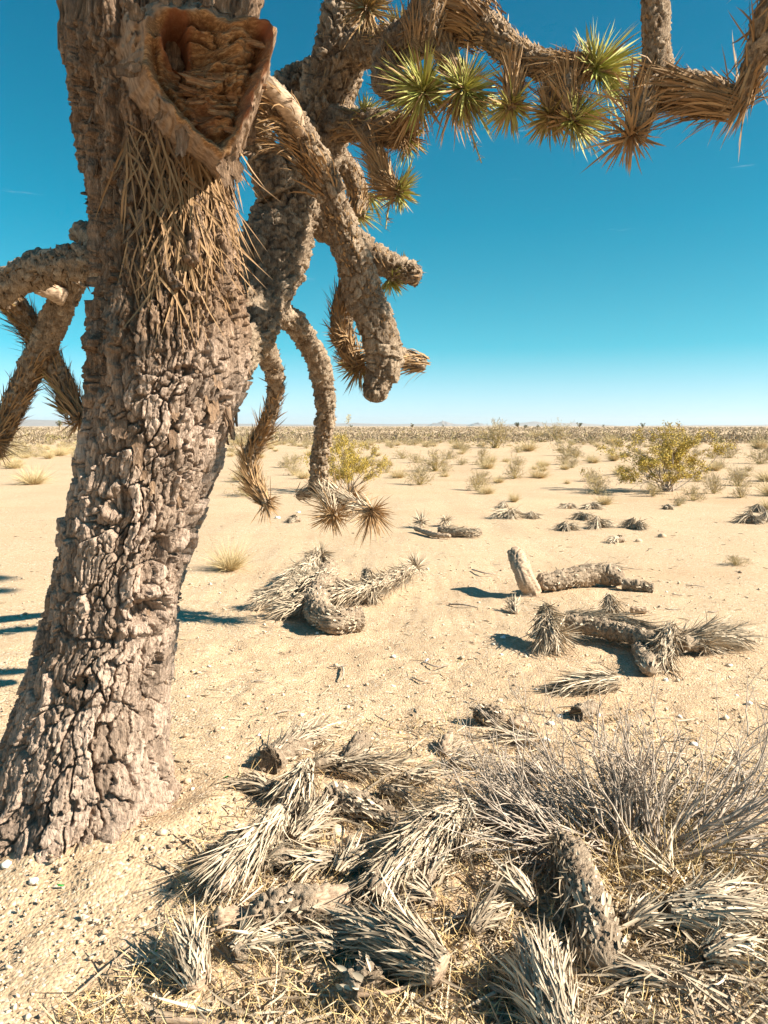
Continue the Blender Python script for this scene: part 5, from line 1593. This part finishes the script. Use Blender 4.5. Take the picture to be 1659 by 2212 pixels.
# scattered ones, nearest first
cnt, taken = 0, [gp(float(x), float(y))[:2] for _, x, y, _, _ in NAMED]
cand = []
for _ in range(16000):
    r = math.sqrt(U(14 ** 2, 125 ** 2)); a = U(-.62, .62)
    cand.append((r, r * math.sin(a), r * math.cos(a)))
cand.sort()
LONG = dict(grey='dry grey-brown twiggy shrub standing on the open sand', tuft='rounded clump of pale dry bunchgrass on the open sand')
for r, x, y in cand:
    if cnt >= 580: break
    dens = .12 + .22 * smooth(18, 40, r)
    if U(0, 1) > dens * (.962 * 125 ** 2 * .62 * 1.02) / 16000 * (.15 + 1.9 * float(smooth(-.35, .45, vnoise(np.array([x * .10, y * .10, 0]), 77)))): continue
    q = np.array([x, y])
    if min(np.hypot(*(q - gp(1442., 1062.)[:2])), np.hypot(*(q - gp(757., 1062.)[:2]))) < 2.0: continue
    if min(np.hypot(*(q - t)) for t in taken) < .7: continue
    taken.append(q); cnt += 1
    kd = 'grey' if U(0, 1) < .46 else 'tuft'
    s = U(.4, .95)
    sz = s * U(.7, 1.15)
    plant(kd, RNG.integers(4), (x, y, float(gz(x, y)) - .01), s, sz, plain_label(kd, s, sz), 'grey twiggy shrubs of the plain' if kd == 'grey' else 'pale bunchgrass clumps of the plain')
rmax = math.hypot(*taken[-1])
# beyond: scrub that merges into one cover
g = Geo()
for lo, hi, n, nb, wd in ((rmax * .92, 130, 4000, 22, .115), (130, 420, 8000, 9, .27), (420, 2600, 6500, 6, .9)):
    r = np.sqrt(U(lo ** 2, hi ** 2, n)) if lo < 400 else lo * (hi / lo) ** U(0, 1, n)
    a = U(-.75, .75, n); c = np.stack([r * np.sin(a), r * np.cos(a), 0 * r], -1); c[:, 2] = gz(c[:, 0], c[:, 1])
    h = U(.35, .85, n) * (1 + (lo > 400) * .3); w = U(.3, .7, n) * (1 if lo < 400 else 1.8)
    az = U(0, 6.28, (n, nb)); rq = np.sqrt(U(0, 1, (n, nb))); zq = U(0, 1, (n, nb)) * np.sqrt(1 - .85 * rq * rq)
    b = np.repeat(c[:, None], nb, 1) + np.stack([np.cos(az) * rq * w[:, None] * .8, np.sin(az) * rq * w[:, None] * .8, zq * h[:, None] * .7], -1)
    d = np.stack([np.cos(az) * rq, np.sin(az) * rq, .55 * np.ones_like(az)], -1) + RNG.normal(0, .45, (n, nb, 3))
    tn = np.clip(np.repeat(RNG.beta(1.2, 1.2, n)[:, None], nb, 1) + RNG.normal(0, .1, (n, nb)), 0, 1)
    gr = np.repeat((U(0, 1, n) < .14)[:, None] * .7, nb, 1)
    g.add(*chip_geo(b.reshape(-1, 3), d.reshape(-1, 3), (h[:, None] * U(.25, .55, (n, nb))).ravel(), np.repeat(wd * U(.6, 1.3, n), nb), tn.ravel(), gr.ravel()))
tag(g.build('far_scrub', M['farscrub']), 'low tan and grey scrub covering the far plain to the horizon', 'scrub', kind='stuff')

# far joshua trees on the skyline
def far_tree(px, py_base_d, hgt, label, seed, bushy=False):
    rg = np.random.default_rng(seed)
    x = float((px - CX) / FPX * py_base_d); y = float(py_base_d)
    o = empty('distant_joshua_tree' if not bushy else 'distant_tree', (x, y, float(gz(x, y))), label, 'tree', 'small trees on the skyline')
    gt, gc = Geo(), Geo()
    tips = []
    P = np.array([[0, 0, -.1], [rg.normal(0, .08), 0, hgt * .3], [rg.normal(0, .12), 0, hgt * .5]])
    gt.add(*stem_geo(catmull(P, 6), np.linspace(.22, .16, 6) * hgt / 3, 7))
    nb = 7 if not bushy else 12
    for k in range(nb):
        a = rg.uniform(0, 6.28); e = rg.uniform(.2, 1.1)
        d = np.array([math.cos(a) * math.cos(e), math.sin(a) * math.cos(e), math.sin(e)])
        L = hgt * rg.uniform(.25, .48)
        Q = np.array([P[2] * rg.uniform(.7, 1), P[2] + d * L * .5, P[2] + d * L * .8 + [0, 0, L * .25]])
        gt.add(*stem_geo(catmull(Q, 5), np.linspace(.11, .08, 5) * hgt / 3, 5))
        tips.append(Q[-1]); tips.append(Q[1])
    for t in tips:
        m = 22
        d = rg.normal(size=(m, 3)); d = nrm(d)
        gc.add(*leaf_geo(np.repeat(t[None], m, 0), d, hgt * rg.uniform(.09, .16, m), .07, None, rg.uniform(0, 1, m), 0, ref=rg.normal(size=(m, 3))))
    base = np.array(o.location)
    for G2, nm, mt in ((gt, 'trunk', 'log'), (gc, 'crown', 'fartree')):
        V, Q, T, C = G2.arrays(); me = mesh_np(nm, V, Q, T, C); me.materials.append(M[mt]); c = bpy.data.objects.new(nm, me); COL.objects.link(c); c.parent = o


far_tree(890, 260, 2.6, 'small joshua tree on the skyline above the flat plain', 1)
far_tree(760, 300, 2.3, 'small joshua tree on the skyline above the flat plain', 2)
far_tree(1119, 230, 3.2, 'small joshua tree on the skyline above the flat plain', 3)
far_tree(1132, 260, 2.2, 'small joshua tree on the skyline above the flat plain', 4)
far_tree(1160, 300, 2.2, 'small joshua tree on the skyline above the flat plain', 5)
far_tree(1248, 240, 3.0, 'small joshua tree on the skyline above the flat plain', 6)
far_tree(1385, 260, 2.8, 'small joshua tree on the skyline above the flat plain', 7)
far_tree(958, 420, 2.6, 'small joshua tree on the skyline above the flat plain', 8)
far_tree(1300, 400, 2.4, 'small joshua tree on the skyline above the flat plain', 9)
far_tree(135, 210, 3.4, 'dark bushy tree on the skyline left of the big trunk', 10, True)

# ------------------------------------------------------------------ far hills
def hill(px0, px1, peak, dist, seed, name='hill'):
    nx, ny = 90, 14
    u = np.linspace(0, 1, nx); v = np.linspace(-1, 1, ny)
    UU, VV = np.meshgrid(u, v)
    X_ = ((px0 + (px1 - px0) * UU) - CX) / FPX * dist
    Y_ = dist + VV * dist * .06
    env = np.sin(np.pi * UU) ** .8 * (1 - VV * VV)
    pp_ = np.stack([UU * 6 + seed, VV * 1.5, 0 * UU], -1)
    h = peak / FPX * dist * env * np.clip(.75 + .45 * fbm(pp_, 4, seed), .1, 2)
    Vh = np.stack([X_, Y_, h - 2], -1).reshape(-1, 3)
    tag(Geo().add(Vh, grid_quads(ny, nx, False)).build(name, M['hill'], None, True), kind='structure')


hill(-900, 760, 15, 7600, 1, 'hills')
hill(560, 1150, 7, 7900, 2, 'hills')
hill(925, 990, 13, 6800, 3, 'hills')
hill(1010, 1045, 8, 6900, 4, 'hills')
hill(1050, 1330, 9, 7700, 5, 'hills')
hill(1250, 2600, 5, 7900, 6, 'hills')

# ------------------------------------------------------------------ the air
hz = np.array([[x, y, z] for x in (-6900, 6900) for y in (-2900, 8450) for z in (-4.0, 85.0)], float)
hf = [[0, 1, 3, 2], [4, 6, 7, 5], [0, 4, 5, 1], [2, 3, 7, 6], [0, 2, 6, 4], [1, 5, 7, 3]]
me = mesh_np('haze', hz, hf)
hm = bpy.data.materials.new('haze_air'); hm.use_nodes = True
hn = hm.node_tree.nodes; hn.clear()
ho = hn.new('ShaderNodeOutputMaterial'); hv = hn.new('ShaderNodeVolumePrincipled')
hv.inputs['Color'].default_value = (0.90, 0.95, 1.0, 1); hv.inputs['Density'].default_value = 0.00011; hv.inputs['Anisotropy'].default_value = 0.2
hm.node_tree.links.new(hv.outputs[0], ho.inputs['Volume'])
me.materials.append(hm)
haze = bpy.data.objects.new('haze', me); COL.objects.link(haze)
tag(haze, 'thin pale desert haze over the plain', 'haze', kind='stuff')
